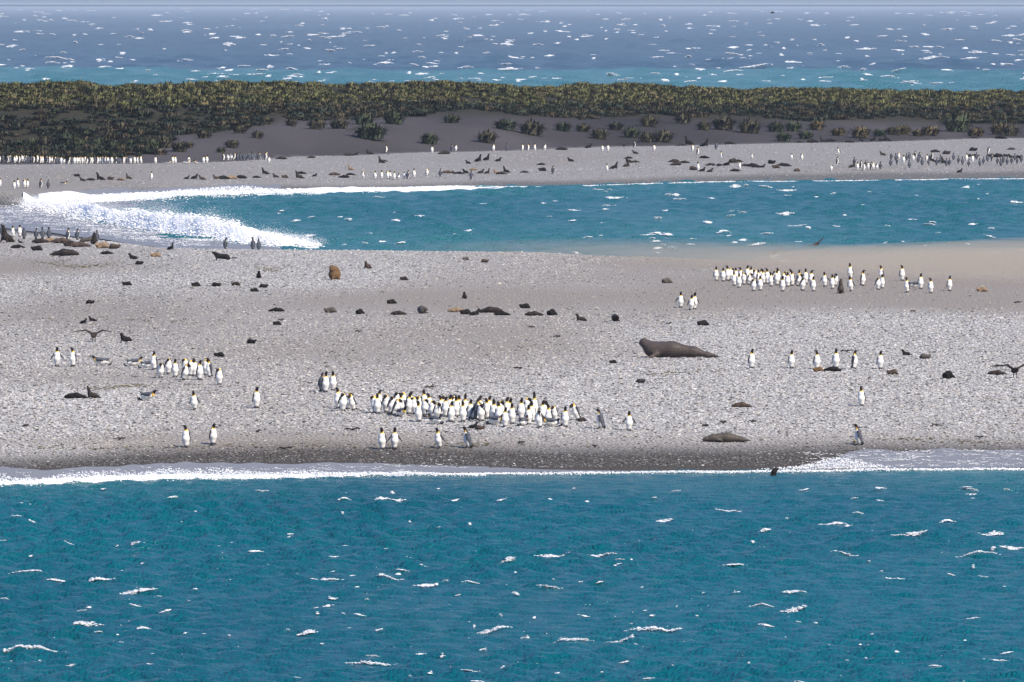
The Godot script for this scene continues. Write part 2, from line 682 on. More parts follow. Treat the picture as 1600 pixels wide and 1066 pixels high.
# a continuous ridge of tumbling foam along a line of [column, distance, height]
func foam_ridge(line: Array, wide: float, grain: float) -> void:
	var at := PackedVector3Array()
	var index := PackedInt32Array()
	var n := (line.size() - 1) * 36
	for i in n + 1:
		var t := minf(i / 36.0, line.size() - 1.001)
		var q := int(t)
		t -= q
		var px := lerpf(line[q][0], line[q + 1][0], t)
		var d0 := lerpf(line[q][1], line[q + 1][1], t)
		var tall := lerpf(line[q][2], line[q + 1][2], t)
		for j in 17:
			var s := (j - 8) / 3.4
			var d := d0 + wide * s + wide * 0.3 * n_fine.get_noise_2d(px * 0.03, 6.0)
			var x := (px - 800.0) / F * d
			var rough := 0.9 + 0.3 * n_mid.get_noise_2d(x * 1.6 * grain, d * 0.5) + 0.2 * n_fine.get_noise_2d(x * 0.9 * grain, d * 0.5)
			at.append(Vector3(x, maxf(tall * rough * exp(-s * s * 0.6), 0.0) - 0.06 + maxf(height_at(x, d), 0.0) - 0.05 * s * s, -d))
	for i in n:
		for j in 16:
			var a := i * 17 + j
			index.append_array([a, a + 1, a + 17, a + 1, a + 18, a + 17])
	var o := put_mesh("breaking_wave", at, index, PackedColorArray(), PackedVector2Array(), mats.foam)
	tag(o, "white tumbling crest of a wave breaking on the shore", "wave", "", "stuff")


func build_surf() -> void:
	# whitecaps of the near sea: the large ones where the photograph has them, then small ones
	for a in [[72, 1023, 135], [202, 930, 85], [150, 911, 55], [140, 983, 55], [90, 912, 42], [515, 909, 62], [612, 910, 48], [580, 1042, 80], [662, 920, 40], [630, 897, 22], [865, 922, 52], [925, 1005, 125], [1150, 888, 38], [860, 872, 58], [935, 870, 62], [1020, 990, 95], [1240, 932, 42], [1160, 928, 40], [1190, 952, 36], [1395, 905, 42], [1300, 822, 48], [1508, 767, 22], [1258, 769, 16], [600, 785, 32], [540, 787, 22], [520, 800, 27], [390, 813, 26], [475, 815, 20], [690, 832, 22], [250, 827, 16], [455, 843, 37], [55, 819, 22], [1480, 818, 28], [1550, 838, 44], [1405, 843, 30], [1585, 860, 45], [735, 1052, 28], [1560, 1036, 44], [770, 990, 62], [480, 995, 34], [500, 1063, 34], [1320, 870, 46], [1130, 801, 24], [1145, 802, 26], [1038, 816, 26], [1053, 836, 28], [1200, 834, 20], [1430, 839, 36], [1530, 872, 70], [5, 850, 26], [220, 858, 30], [400, 868, 26], [40, 900, 60], [512, 935, 30], [600, 938, 34], [735, 915, 26], [1240, 957, 40], [470, 870, 22]]:
		whitecap(a[0], a[1], a[2], sea_waves, 1.0)
	for k in 240:
		whitecap(rng.randf_range(-150, 1750), rng.randf_range(765, 1100), 4.0 + 22.0 * pow(rng.randf(), 2.0), sea_waves, 0.6)
	for k in 1200:
		var d := lerpf(215, 340, rng.randf())
		var x := rng.randf_range(-1000, 1000) / F * d
		if n_mid.get_noise_2d(x * 1.1, d * 0.3) < 0.05:
			continue
		blob(x, swell(sea_waves, x, d) * 0.75 + 0.02, d, rng.randf_range(0.005, 0.018), 0.7)
	foam_object("white foam of the small breaking crests on the near teal sea")
	# the surf on the near shore
	for k in 16000:
		var px := rng.randf_range(-500, 760) if k < 10000 else rng.randf_range(740, 2000)
		var dn := reach(tab(near_edge, px), 0.0)
		var x := (px - 800.0) / F * dn
		var big := clampf((760.0 - px) / 500.0, 0.12, 1.0) if px < 760 else 0.14
		big *= 0.75 + 0.5 * n_mid.get_noise_2d(x * 4.0, 20.0)
		var d := dn - 2.2 + rng.randfn(0, 0.55 if px < 760 else 0.35) + 0.5 * n_mid.get_noise_2d(x * 1.5, 4.0)
		var e := exp(-pow((d - dn + 2.2) / 0.8, 2))
		blob(x, 0.03 + rng.randf() * (0.5 * big) * e, d, rng.randf_range(0.01, 0.034), 0.75)
	# streaks of foam on the sheet that runs up the shingle
	for k in 520:
		var right := k > 130
		var px := rng.randf_range(1250, 2000) if right else rng.randf_range(-400, 720)
		var dn := reach(tab(near_edge, px), 0.0)
		var d := dn + rng.randf_range(-1.5, 4.2 if right else 2.0)
		var x := (px - 800.0) / F * d
		var l := rng.randf_range(0.1, 0.6)
		for q in 16:
			var s := rng.randf_range(-1, 1)
			var xx := x + s * l
			var dd := d + 0.35 * s * s + 0.05 * rng.randf()
			blob(xx, maxf(height_at(xx, dd), 0.0) + 0.05, dd, rng.randf_range(0.012, 0.03), 0.4)
	# a burst of spray at the right end
	for k in 1300:
		var s := rng.randfn(0, 1)
		var px := 1310 + s * 42.0
		var dn := reach(tab(near_edge, px), 0.0)
		var x := (px - 800.0) / F * dn
		blob(x, 0.04 + 0.42 * exp(-s * s * 0.8) * pow(rng.randf(), 1.7), dn + rng.randf_range(-1.2, 0.6), rng.randf_range(0.012, 0.035), 0.8)
	var line := []
	for i in 40:
		var px := -560.0 + i * 38.0
		line.append([px, reach(tab(near_edge, px), 0.0) - 2.2, 0.3 * clampf((820.0 - px) / 560.0, 0.12, 1.0)])
	foam_ridge(line, 0.42, 4.0)
	foam_object("white surf foam along the near shingle shore")
	# the bay: whitecaps, the foam on its far shore and the large breaker
	for k in 200:
		whitecap(rng.randf_range(330, 1800), lerpf(290, 412, rng.randf()), 5.0 + 24.0 * pow(rng.randf(), 1.5), bay_waves, 0.8)
	for a in [[845, 361, 24], [945, 351, 26], [1540, 403, 52], [1548, 413, 26], [1030, 391, 20], [1180, 386, 28], [1240, 308, 26], [1460, 345, 24]]:
		whitecap(a[0], a[1], a[2], bay_waves, 1.2)
	for k in 14000:
		var px := rng.randf_range(90, 830)
		if k > 10500:
			px = rng.randf_range(800, 1900)
		var dn := tab(bay_far, px)
		var x := (px - 800.0) / F * dn
		var size := clampf((900.0 - px) / 560.0, 0.1, 1.0) * (0.8 + 0.5 * n_mid.get_noise_2d(x, 9.0))
		var d := dn - 3.0 - 9.0 * absf(rng.randfn(0, 1)) * size
		blob(x, 0.1 + rng.randf() * 0.75 * size, d, rng.randf_range(0.03, 0.085), 0.7)
	foam_object("white foam on the bay and along its far shore")
	# the breaker that rolls in where the bay bends: rows of its foot, with its height in metres
	var foot := [[36, 806, 0.35], [60, 796, 0.7], [100, 772, 1.05], [165, 742, 1.3], [250, 712, 1.75], [320, 694, 1.8], [380, 681, 1.3], [435, 670, 0.75], [490, 664, 0.15]]
	foam_ridge(foot, 5.6, 1.0)
	for k in 17000:
		var t := rng.randf() * (foot.size() - 1.001)
		var i := int(t)
		t -= i
		var a: Array = foot[i]
		var b: Array = foot[i + 1]
		var px := lerpf(a[0], b[0], t)
		var d := lerpf(a[1], b[1], t)
		var tall := lerpf(a[2], b[2], t)
		var rough := 0.72 + 0.55 * n_mid.get_noise_2d(px * 0.55, 2.0) + 0.2 * n_fine.get_noise_2d(px * 0.6, 5.0)
		var x := (px - 800.0) / F * d
		var s := rng.randfn(0, 1)
		var e := exp(-s * s * 0.5)
		blob(x + rng.randfn(0, 0.4), 0.05 + tall * rough * e * (1.0 - 0.8 * pow(rng.randf(), 2.2)), d + 5.0 * s, rng.randf_range(0.03, 0.1), 0.8)
	for k in 4000:
		var px := rng.randf_range(40, 260)
		var d := tab(bay_far, px) - 15.0 * absf(rng.randfn(0, 0.7)) + 2.0
		if n_mid.get_noise_2d(px * 0.25, d * 0.35) + rng.randf() * 0.6 < lerpf(0.0, 0.75, clampf((px - 130) / 220.0, 0, 1)):
			continue
		var x := (px - 800.0) / F * d
		blob(x, maxf(height_at(x, d), 0) + 0.06 + 0.3 * rng.randf(), d, rng.randf_range(0.03, 0.09), 0.6)
	foam_ridge([[60, 806, 0.5], [110, 814, 0.7], [200, 826, 0.75], [300, 838, 0.6], [400, 845, 0.55], [520, 854, 0.6], [640, 863, 0.45], [740, 870, 0.3], [830, 878, 0.08]], 5.5, 1.0)
	foam_object("tall white breaker rolling in where the bay bends")
	# the open ocean
	for k in 800:
		var py := 11.0 + 129.0 * pow(rng.randf(), 1.1)
		whitecap(rng.randf_range(-250, 1850), py, (5.0 + 22.0 * pow(rng.randf(), 2.2)) * (0.7 + 0.5 * py / 130.0), ocean_waves, 0.55, 0.3)
	for a in [[95, 96, 55], [405, 91, 62], [45, 112, 14], [195, 116, 28], [410, 113, 22], [455, 112, 18], [355, 124, 46], [685, 106, 22], [797, 111, 36], [1180, 110, 52], [1145, 79, 18], [1352, 78, 34], [1460, 96, 50], [1435, 133, 44], [1415, 141, 30], [1480, 114, 20], [1580, 117, 20], [1245, 101, 32]]:
		whitecap(a[0], a[1], a[2], ocean_waves, 1.0, 0.35)
	foam_object("white crests breaking on the open ocean beyond the dune")
	# lacy foam left on the wet sand at the bend
	for k in 900:
		var px := rng.randf_range(-350, 330)
		var d0 := lerpf(reach(tab(spit_crest, px), tab(crest_h, px)), tab(bay_near, px), 0.5)
		var d := lerpf(d0, tab(bay_near, px) + 4.0, pow(rng.randf(), 0.7))
		var x := (px - 800.0) / F * d
		var l := rng.randf_range(0.2, 1.6)
		for q in 14:
			var s := rng.randf_range(-1, 1)
			var dd := d + 2.5 * s * s + 0.3 * rng.randf()
			blob(x + s * l, maxf(height_at(x + s * l, dd), 0.0) + 0.07, dd, rng.randf_range(0.02, 0.06), 0.4)
	foam_object("lacy foam left on the wet sand at the bend of the bay")
	# fine drops torn off the breaker by the wind, and the burst at the near shore
	for k in 36000:
		var t := rng.randf() * (foot.size() - 1.001)
		var i := int(t)
		t -= i
		var px := lerpf(foot[i][0], foot[i + 1][0], t)
		var d := lerpf(foot[i][1], foot[i + 1][1], t)
		var tall: float = lerpf(foot[i][2], foot[i + 1][2], t)
		var rough := 0.7 + 0.6 * n_mid.get_noise_2d(px * 0.4, 7.0)
		blob((px - 800.0) / F * d + rng.randfn(0, 0.7), 0.2 + tall * rough * (0.6 + 0.75 * absf(rng.randfn(0, 0.5))), d + rng.randfn(0, 5.0), rng.randf_range(0.006, 0.019), 1.0)
	foam_object("fine white spray blown off the large breaker")

func mist(called: String, label: String, at: Vector3, size: Vector3, color: Color, density: float) -> void:
	var f := FogVolume.new()
	f.name = numbered(called)
	f.shape = RenderingServer.FOG_VOLUME_SHAPE_ELLIPSOID
	f.size = size
	f.position = at
	var m := FogMaterial.new()
	m.albedo = color
	m.density = density
	f.material = m
	add_child(f)
	tag(f, label, "spray" if called == "sea_spray" else "dust", "", "stuff")


# blown sand on the right of the spit
func build_dust() -> void:
	var tan_ := Color(0.93, 0.87, 0.785)
	for a in [[1600, 548, 1.6, 36, 2.6, 66, 0.04], [1470, 548, 1.6, 32, 2.1, 56, 0.028], [1310, 560, 1.6, 32, 1.8, 50, 0.02], [1150, 572, 1.6, 30, 1.6, 44, 0.016], [1760, 540, 1.7, 34, 3.4, 60, 0.035], [1000, 586, 1.8, 30, 1.3, 34, 0.011], [880, 592, 1.85, 24, 1.0, 26, 0.006]]:
		for g in [1.0, 0.78, 0.55]:
			mist("blown_sand", "tan blown sand drifting low over the gravel by the bay", Vector3((a[0] - 800.0) / F * a[1] + (1.0 - g) * 4.0, a[2] + a[4] * 0.2 * g, -a[1]), Vector3(a[3] * g, a[4] * g, a[5] * g), tan_, a[6] * 0.45)


# ---- tussock ------------------------------------------------------------------------------
func tussock_mesh(seed_: int, blades: int, droop: float) -> ArrayMesh:
	var r := RandomNumberGenerator.new()
	r.seed = seed_
	var at := PackedVector3Array()
	var colors := PackedColorArray()
	var index := PackedInt32Array()
	var normals := PackedVector3Array()
	for k in blades:
		var a := r.randf() * TAU
		var out := Vector3(cos(a), 0, sin(a))
		var lean := pow(r.randf(), 0.7)
		var root := out * r.randf_range(0.0, 0.55) + Vector3(0, r.randf_range(0, 0.2), 0)
		var l := r.randf_range(0.55, 1.05) * lerpf(0.55, 1.0, lean)
		var w := r.randf_range(0.03, 0.075)
		var side := Vector3(-out.z, 0, out.x)
		var base := at.size()
		var dry := r.randf() < 0.2
		for j in 4:
			var t := j / 3.0
			var p := root + Vector3(0, l * (t - droop * lean * t * t), 0) + out * (lean * l * 0.75 * t * (0.5 + 0.5 * t))
			var ww := w * (1.0 - 0.8 * t * t)
			for sgn in [-1, 1]:
				at.append(p + side * ww * sgn)
				normals.append((p + Vector3(0, 0.12, 0)).normalized())
				var tone := 0.75 + 0.45 * r.randf()
				colors.append(Color(1.15, 0.92, 0.65) * tone if dry else Color(tone, tone, tone))
		for j in 3:
			var q := base + j * 2
			index.append_array([q, q + 1, q + 2, q + 1, q + 3, q + 2])
	return array_mesh(at, index, colors, PackedVector2Array(), normals)


func build_vegetation() -> void:
	var kinds := []
	for k in 4:
		kinds.append(tussock_mesh(80 + k, 190, 0.88 + 0.05 * k))
	var where := [[], [], [], []]
	var tints := [[], [], [], []]
	for k in 11500:
		var px := rng.randf_range(-500, 2100)
		var dt := reach(tab(far_top, px), 2.15)
		var t := rng.randf()
		var front := k < 5600
		var d := dt + (lerpf(36.0 if px > 330 else 16.0, 107.0, t) if front else lerpf(103.0, 226.0, t))
		var x := (px - 800.0) / F * d
		var h := height_at(x, d)
		var bare := tab(dune_sand, px) + 0.15 + 0.9 * n_mid.get_noise_2d(x * 0.6, d * 0.25)
		if px < 330:
			bare = lerpf(2.35, bare, clampf((px - 180) / 150.0, 0, 1)) + 0.5 * n_mid.get_noise_2d(x * 1.2, d * 0.4)
		if front and h < bare:
			continue
		var s := 0.5 + 0.75 * pow(rng.randf(), 1.5)
		if rng.randf() < 0.08:
			s *= 1.3
		var b := Basis(Vector3.UP, rng.randf() * TAU).scaled(Vector3(s * 1.35, s * rng.randf_range(0.75, 1.15), s * 1.35))
		var q := rng.randi() % 4
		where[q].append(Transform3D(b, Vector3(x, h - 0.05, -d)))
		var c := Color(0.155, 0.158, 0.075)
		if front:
			c = [Color(0.042, 0.058, 0.048), Color(0.056, 0.066, 0.046), Color(0.1, 0.086, 0.06)][rng.randi() % 3]  # front tussock tinted darker: painted shade of a cloud
		elif rng.randf() < 0.35:
			c = [Color(0.18, 0.157, 0.09), Color(0.1, 0.115, 0.055), Color(0.15, 0.162, 0.068)][rng.randi() % 3]
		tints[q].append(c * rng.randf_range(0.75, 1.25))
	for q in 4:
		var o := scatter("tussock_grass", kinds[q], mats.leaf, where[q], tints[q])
		tag(o, "dense green tussock grass covering the dune, shade painted on its front", "tussock grass", "", "stuff")
	# clumps that stand apart on the bare sand: column, row of the foot, width in pixels
	var mesh_big := []
	for k in 3:
		mesh_big.append(tussock_mesh(90 + k, 280, 0.92))
	var list := [[31, 233, 26], [50, 231, 22], [72, 233, 30], [103, 234, 34], [122, 234, 22], [150, 231, 22], [175, 237, 22], [188, 239, 18], [200, 231, 22], [216, 244, 9], [238, 233, 24], [256, 231, 26], [281, 237, 24], [294, 231, 16], [319, 216, 20], [334, 203, 16], [362, 231, 20], [345, 238, 13], [375, 208, 20], [403, 216, 16], [416, 194, 20], [455, 197, 16], [494, 202, 26], [530, 201, 26], [580, 218, 44], [569, 195, 26], [616, 194, 30], [671, 225, 24], [761, 223, 26], [831, 211, 34], [790, 203, 30], [706, 192, 22], [1011, 222, 22], [1037, 222, 27], [1015, 198, 24], [1067, 193, 24], [1131, 203, 32], [1172, 208, 30], [1212, 206, 24], [1225, 221, 22], [1259, 217, 20], [1277, 203, 22], [1345, 216, 26], [1397, 211, 24], [1412, 210, 22], [1454, 212, 26], [1495, 206, 40], [1562, 210, 26], [1579, 212, 24], [911, 206, 20], [937, 217, 25], [962, 203, 20], [987, 215, 23], [1100, 203, 20], [880, 205, 22], [1310, 212, 20], [1375, 213, 20], [1435, 213, 18], [1525, 213, 24], [1240, 205, 22]]
	for k in list.size():
		var a: Array = list[k]
		var p := spot(a[0], a[1])
		var s: float = a[2] / F * -p.z * 0.88
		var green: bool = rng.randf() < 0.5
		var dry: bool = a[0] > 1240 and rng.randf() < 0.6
		var c := Color(0.055, 0.072, 0.045) if green else Color(0.07, 0.066, 0.046)  # clump colours kept dark, the same cloud shade painted in
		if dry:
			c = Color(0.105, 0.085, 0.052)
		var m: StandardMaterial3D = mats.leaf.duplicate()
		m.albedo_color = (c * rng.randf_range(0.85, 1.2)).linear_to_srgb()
		var o := MeshInstance3D.new()
		o.name = numbered("tussock_clump")
		o.mesh = mesh_big[k % 3]
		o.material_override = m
		o.position = p - Vector3(0, 0.04, 0)
		o.rotation.y = rng.randf() * TAU
		o.scale = Vector3(s, s * rng.randf_range(1.1, 1.4), s)
		add_child(o)
		var look := "straw brown" if dry else ("shade-painted green" if green else "dull olive brown")
		var size := "wide" if a[2] >= 32 else ("small" if a[2] <= 18 else "bushy")
		tag(o, "%s %s tussock clump on the bare shade-painted sand of the dune face" % [size, look], "tussock", "tussock clumps on the dune face")


# ---- bodies: tapered bones joined into one skin -------------------------------------------------
func bone_field(bones: Array, p: Vector3, k: float) -> float:
	var v := 1e9
	for b in bones:
		var ab: Vector3 = b[1] - b[0]
		var t := clampf((p - b[0]).dot(ab) / maxf(ab.length_squared(), 1e-8), 0, 1)
		var q: Vector3 = p - b[0] - ab * t
		if b.size() > 6:
			q *= b[6]
		var s: float = q.length() - lerpf(b[2], b[3], t)
		var e := maxf(k - absf(v - s), 0.0) / k
		v = minf(v, s) - e * e * k * 0.25
	return v


func nearest_bone(bones: Array, p: Vector3) -> Array:
	var best := 1e9
	var out := []
	for b in bones:
		var ab: Vector3 = b[1] - b[0]
		var t := clampf((p - b[0]).dot(ab) / maxf(ab.length_squared(), 1e-8), 0, 1)
		var q: Vector3 = p - b[0] - ab * t
		if b.size() > 6:
			q *= b[6]
		var s: float = q.length() - lerpf(b[2], b[3], t)
		if s < best:
			best = s
			out = [b, t, (p - b[0] - ab * t).normalized()]
	return out


func skin(bones: Array, cell: float, k: float, painted: bool) -> ArrayMesh:
	var lo := Vector3(1e9, 1e9, 1e9)
	var hi := -lo
	for b in bones:
		for e in 2:
			var r: float = b[2 + e] * 1.15 + k * 0.3
			lo = lo.min(b[e] - Vector3(r, r, r))
			hi = hi.max(b[e] + Vector3(r, r, r))
	lo -= Vector3.ONE * cell * 2.0
	var n := Vector3i(((hi - lo) / cell).ceil()) + Vector3i(3, 3, 3)
	var f := PackedFloat32Array()
	f.resize(n.x * n.y * n.z)
	var c := 0
	for z in n.z:
		for y in n.y:
			for x in n.x:
				f[c] = bone_field(bones, lo + Vector3(x, y, z) * cell, k)
				c += 1
	var sx := 1
	var sy := n.x
	var sz := n.x * n.y
	var ids := PackedInt32Array()
	ids.resize(f.size())
	ids.fill(-1)
	var at := PackedVector3Array()
	var corner := [Vector3(0, 0, 0), Vector3(1, 0, 0), Vector3(0, 1, 0), Vector3(1, 1, 0), Vector3(0, 0, 1), Vector3(1, 0, 1), Vector3(0, 1, 1), Vector3(1, 1, 1)]
	var offs := [0, sx, sy, sx + sy, sz, sz + sx, sz + sy, sz + sy + sx]
	var edges := [[0, 1], [2, 3], [4, 5], [6, 7], [0, 2], [1, 3], [4, 6], [5, 7], [0, 4], [1, 5], [2, 6], [3, 7]]
	for z in n.z - 1:
		for y in n.y - 1:
			for x in n.x - 1:
				var o := x + y * sy + z * sz
				if absf(f[o]) > cell * 2.5:
					continue
				var sum := Vector3.ZERO
				var hits := 0
				for e in edges:
					var a: float = f[o + offs[e[0]]]
					var b: float = f[o + offs[e[1]]]
					if (a < 0.0) != (b < 0.0):
						sum += corner[e[0]].lerp(corner[e[1]], a / (a - b))
						hits += 1
				if hits:
					ids[o] = at.size()
					at.append(lo + (Vector3(x, y, z) + sum / hits) * cell)
	var index := PackedInt32Array()
	for z in range(1, n.z - 1):
		for y in range(1, n.y - 1):
			for x in range(1, n.x - 1):
				var o := x + y * sy + z * sz
				if absf(f[o]) > cell * 2.5:
					continue
				var here := f[o] < 0.0
				for axis in 3:
					var step: int = [sx, sy, sz][axis]
					if here == (f[o + step] < 0.0):
						continue
					var u: int = [sy, sz, sx][axis]
					var v: int = [sz, sx, sy][axis]
					var q := [ids[o], ids[o - u], ids[o - u - v], ids[o - v]]
					if q.min() < 0:
						continue
					if here:
						q.reverse()
					index.append_array([q[0], q[1], q[2], q[0], q[2], q[3]])
	var normals := PackedVector3Array()
	var colors := PackedColorArray()
	var h := cell * 0.5
	for p in at:
		var g := Vector3(bone_field(bones, p + Vector3(h, 0, 0), k) - bone_field(bones, p - Vector3(h, 0, 0), k), bone_field(bones, p + Vector3(0, h, 0), k) - bone_field(bones, p - Vector3(0, h, 0), k), bone_field(bones, p + Vector3(0, 0, h), k) - bone_field(bones, p - Vector3(0, 0, h), k)).normalized()
		normals.append(g)
		if painted:
			colors.append(penguin_paint(bones, p, g))
	return array_mesh(at, index, colors, PackedVector2Array(), normals)


# ---- king penguins ------------------------------------------------------------------------------
const WHITE := Color(0.78, 0.77, 0.74)
const BACK := Color(0.075, 0.085, 0.105)
const EDGE := Color(0.02, 0.022, 0.026)


func penguin_paint(bones: Array, p: Vector3, _n: Vector3) -> Color:
	var a := nearest_bone(bones, p)
	var b: Array = a[0]
	var t: float = a[1]
	var off: Vector3 = a[2]
	var w := off.dot(b[5])
	match b[4]:
		"torso":
			return WHITE if w > -0.22 else (EDGE if w > -0.4 else BACK)
		"chest":
			if w > -0.15:
				return WHITE.lerp(Color(0.82, 0.6, 0.14), clampf((t - 0.3) * 1.7, 0, 1))
			return EDGE if w > -0.35 else BACK
		"neck":
			if w > 0.5:
				return Color(0.78, 0.5, 0.09) if t < 0.3 else Color(0.025, 0.02, 0.018)
			return Color(0.8, 0.4, 0.04) if w > -0.2 and t < 0.75 else Color(0.03, 0.03, 0.032)
		"head":
			return Color(0.022, 0.018, 0.016)
		"flipper":
			return Color(0.045, 0.05, 0.06)
	return EDGE


# lean: forward tilt of the trunk; head: where the head goes, from the top of the trunk; bill: where it points; spread: flippers
func penguin_bones(lean: float, head: Vector3, bill: Vector3, spread: Array, prone := false) -> Array:
	var tilt := Basis(Vector3.RIGHT, lean)
	var pivot := Vector3(0, 0.09, 0)
	var rise := Vector3(0, 0.075 if prone else 0.0, 0)
	var at := func(v: Vector3) -> Vector3: return pivot + rise + tilt * (v - pivot)
	var front: Vector3 = tilt * Vector3(0, 0, 1)
	var top: Vector3 = at.call(Vector3(0, 0.64, 0.005))
	var hd: Vector3 = top + (tilt * head if prone else head)
	var b := [
		[at.call(Vector3(0, 0.15, -0.005)), at.call(Vector3(0, 0.34, 0.02)), 0.112, 0.149, "torso", front],
		[at.call(Vector3(0, 0.34, 0.02)), at.call(Vector3(0, 0.52, 0.01)), 0.149, 0.124, "torso", front],
		[at.call(Vector3(0, 0.52, 0.01)), top, 0.124, 0.07, "chest", front],
		[top, top.lerp(hd, 0.6), 0.066, 0.054, "neck", (front + Vector3(0, 0, 0.001)).normalized()],
		[top.lerp(hd, 0.66), hd + bill * 0.03, 0.056, 0.056, "head", front],
		[at.call(Vector3(0, 0.13, -0.08)), at.call(Vector3(0, 0.035, -0.15)), 0.05, 0.018, "tail", front],
	]
	for s in 2:
		var sgn := -1.0 if s == 0 else 1.0
		var out: float = spread[s]
		var sh := Vector3(sgn * 0.127, 0.55, -0.005)
		var dir := Vector3(sgn * sin(out), -cos(out), -0.12)
		b.append([at.call(sh), at.call(sh + dir * 0.17), 0.036, 0.036, "flipper", front, Vector3(1.35, 1, 0.85)])
		b.append([at.call(sh + dir * 0.17), at.call(sh + dir * 0.33), 0.034, 0.02, "flipper", front, Vector3(1.5, 1, 0.85)])
	return b


var penguin_protos := []


func make_penguin(bones: Array, feet: Array, bill: Vector3) -> Node3D:
	var root := Node3D.new()
	var body := MeshInstance3D.new()
	body.name = "body"
	body.mesh = skin(bones, 0.019, 0.035, true)
	body.material_override = mats.bird
	root.add_child(body)
	var b := MeshInstance3D.new()
	b.name = "bill"
	var hd: Vector3 = bones[4][1]
	b.mesh = skin([[hd + bill * 0.03, hd + bill * 0.1, 0.02, 0.014, "", Vector3.UP], [hd + bill * 0.1, hd + bill * 0.17 - Vector3(0, 0.012, 0), 0.014, 0.007, "", Vector3.UP]], 0.009, 0.01, false)
	b.material_override = mats.bill
	root.add_child(b)
	for f in feet:
		var o := MeshInstance3D.new()
		o.name = "foot"
		o.mesh = foot_mesh
		o.material_override = mats.foot
		o.position = f
		root.add_child(o, true)
	return root


var foot_mesh: ArrayMesh


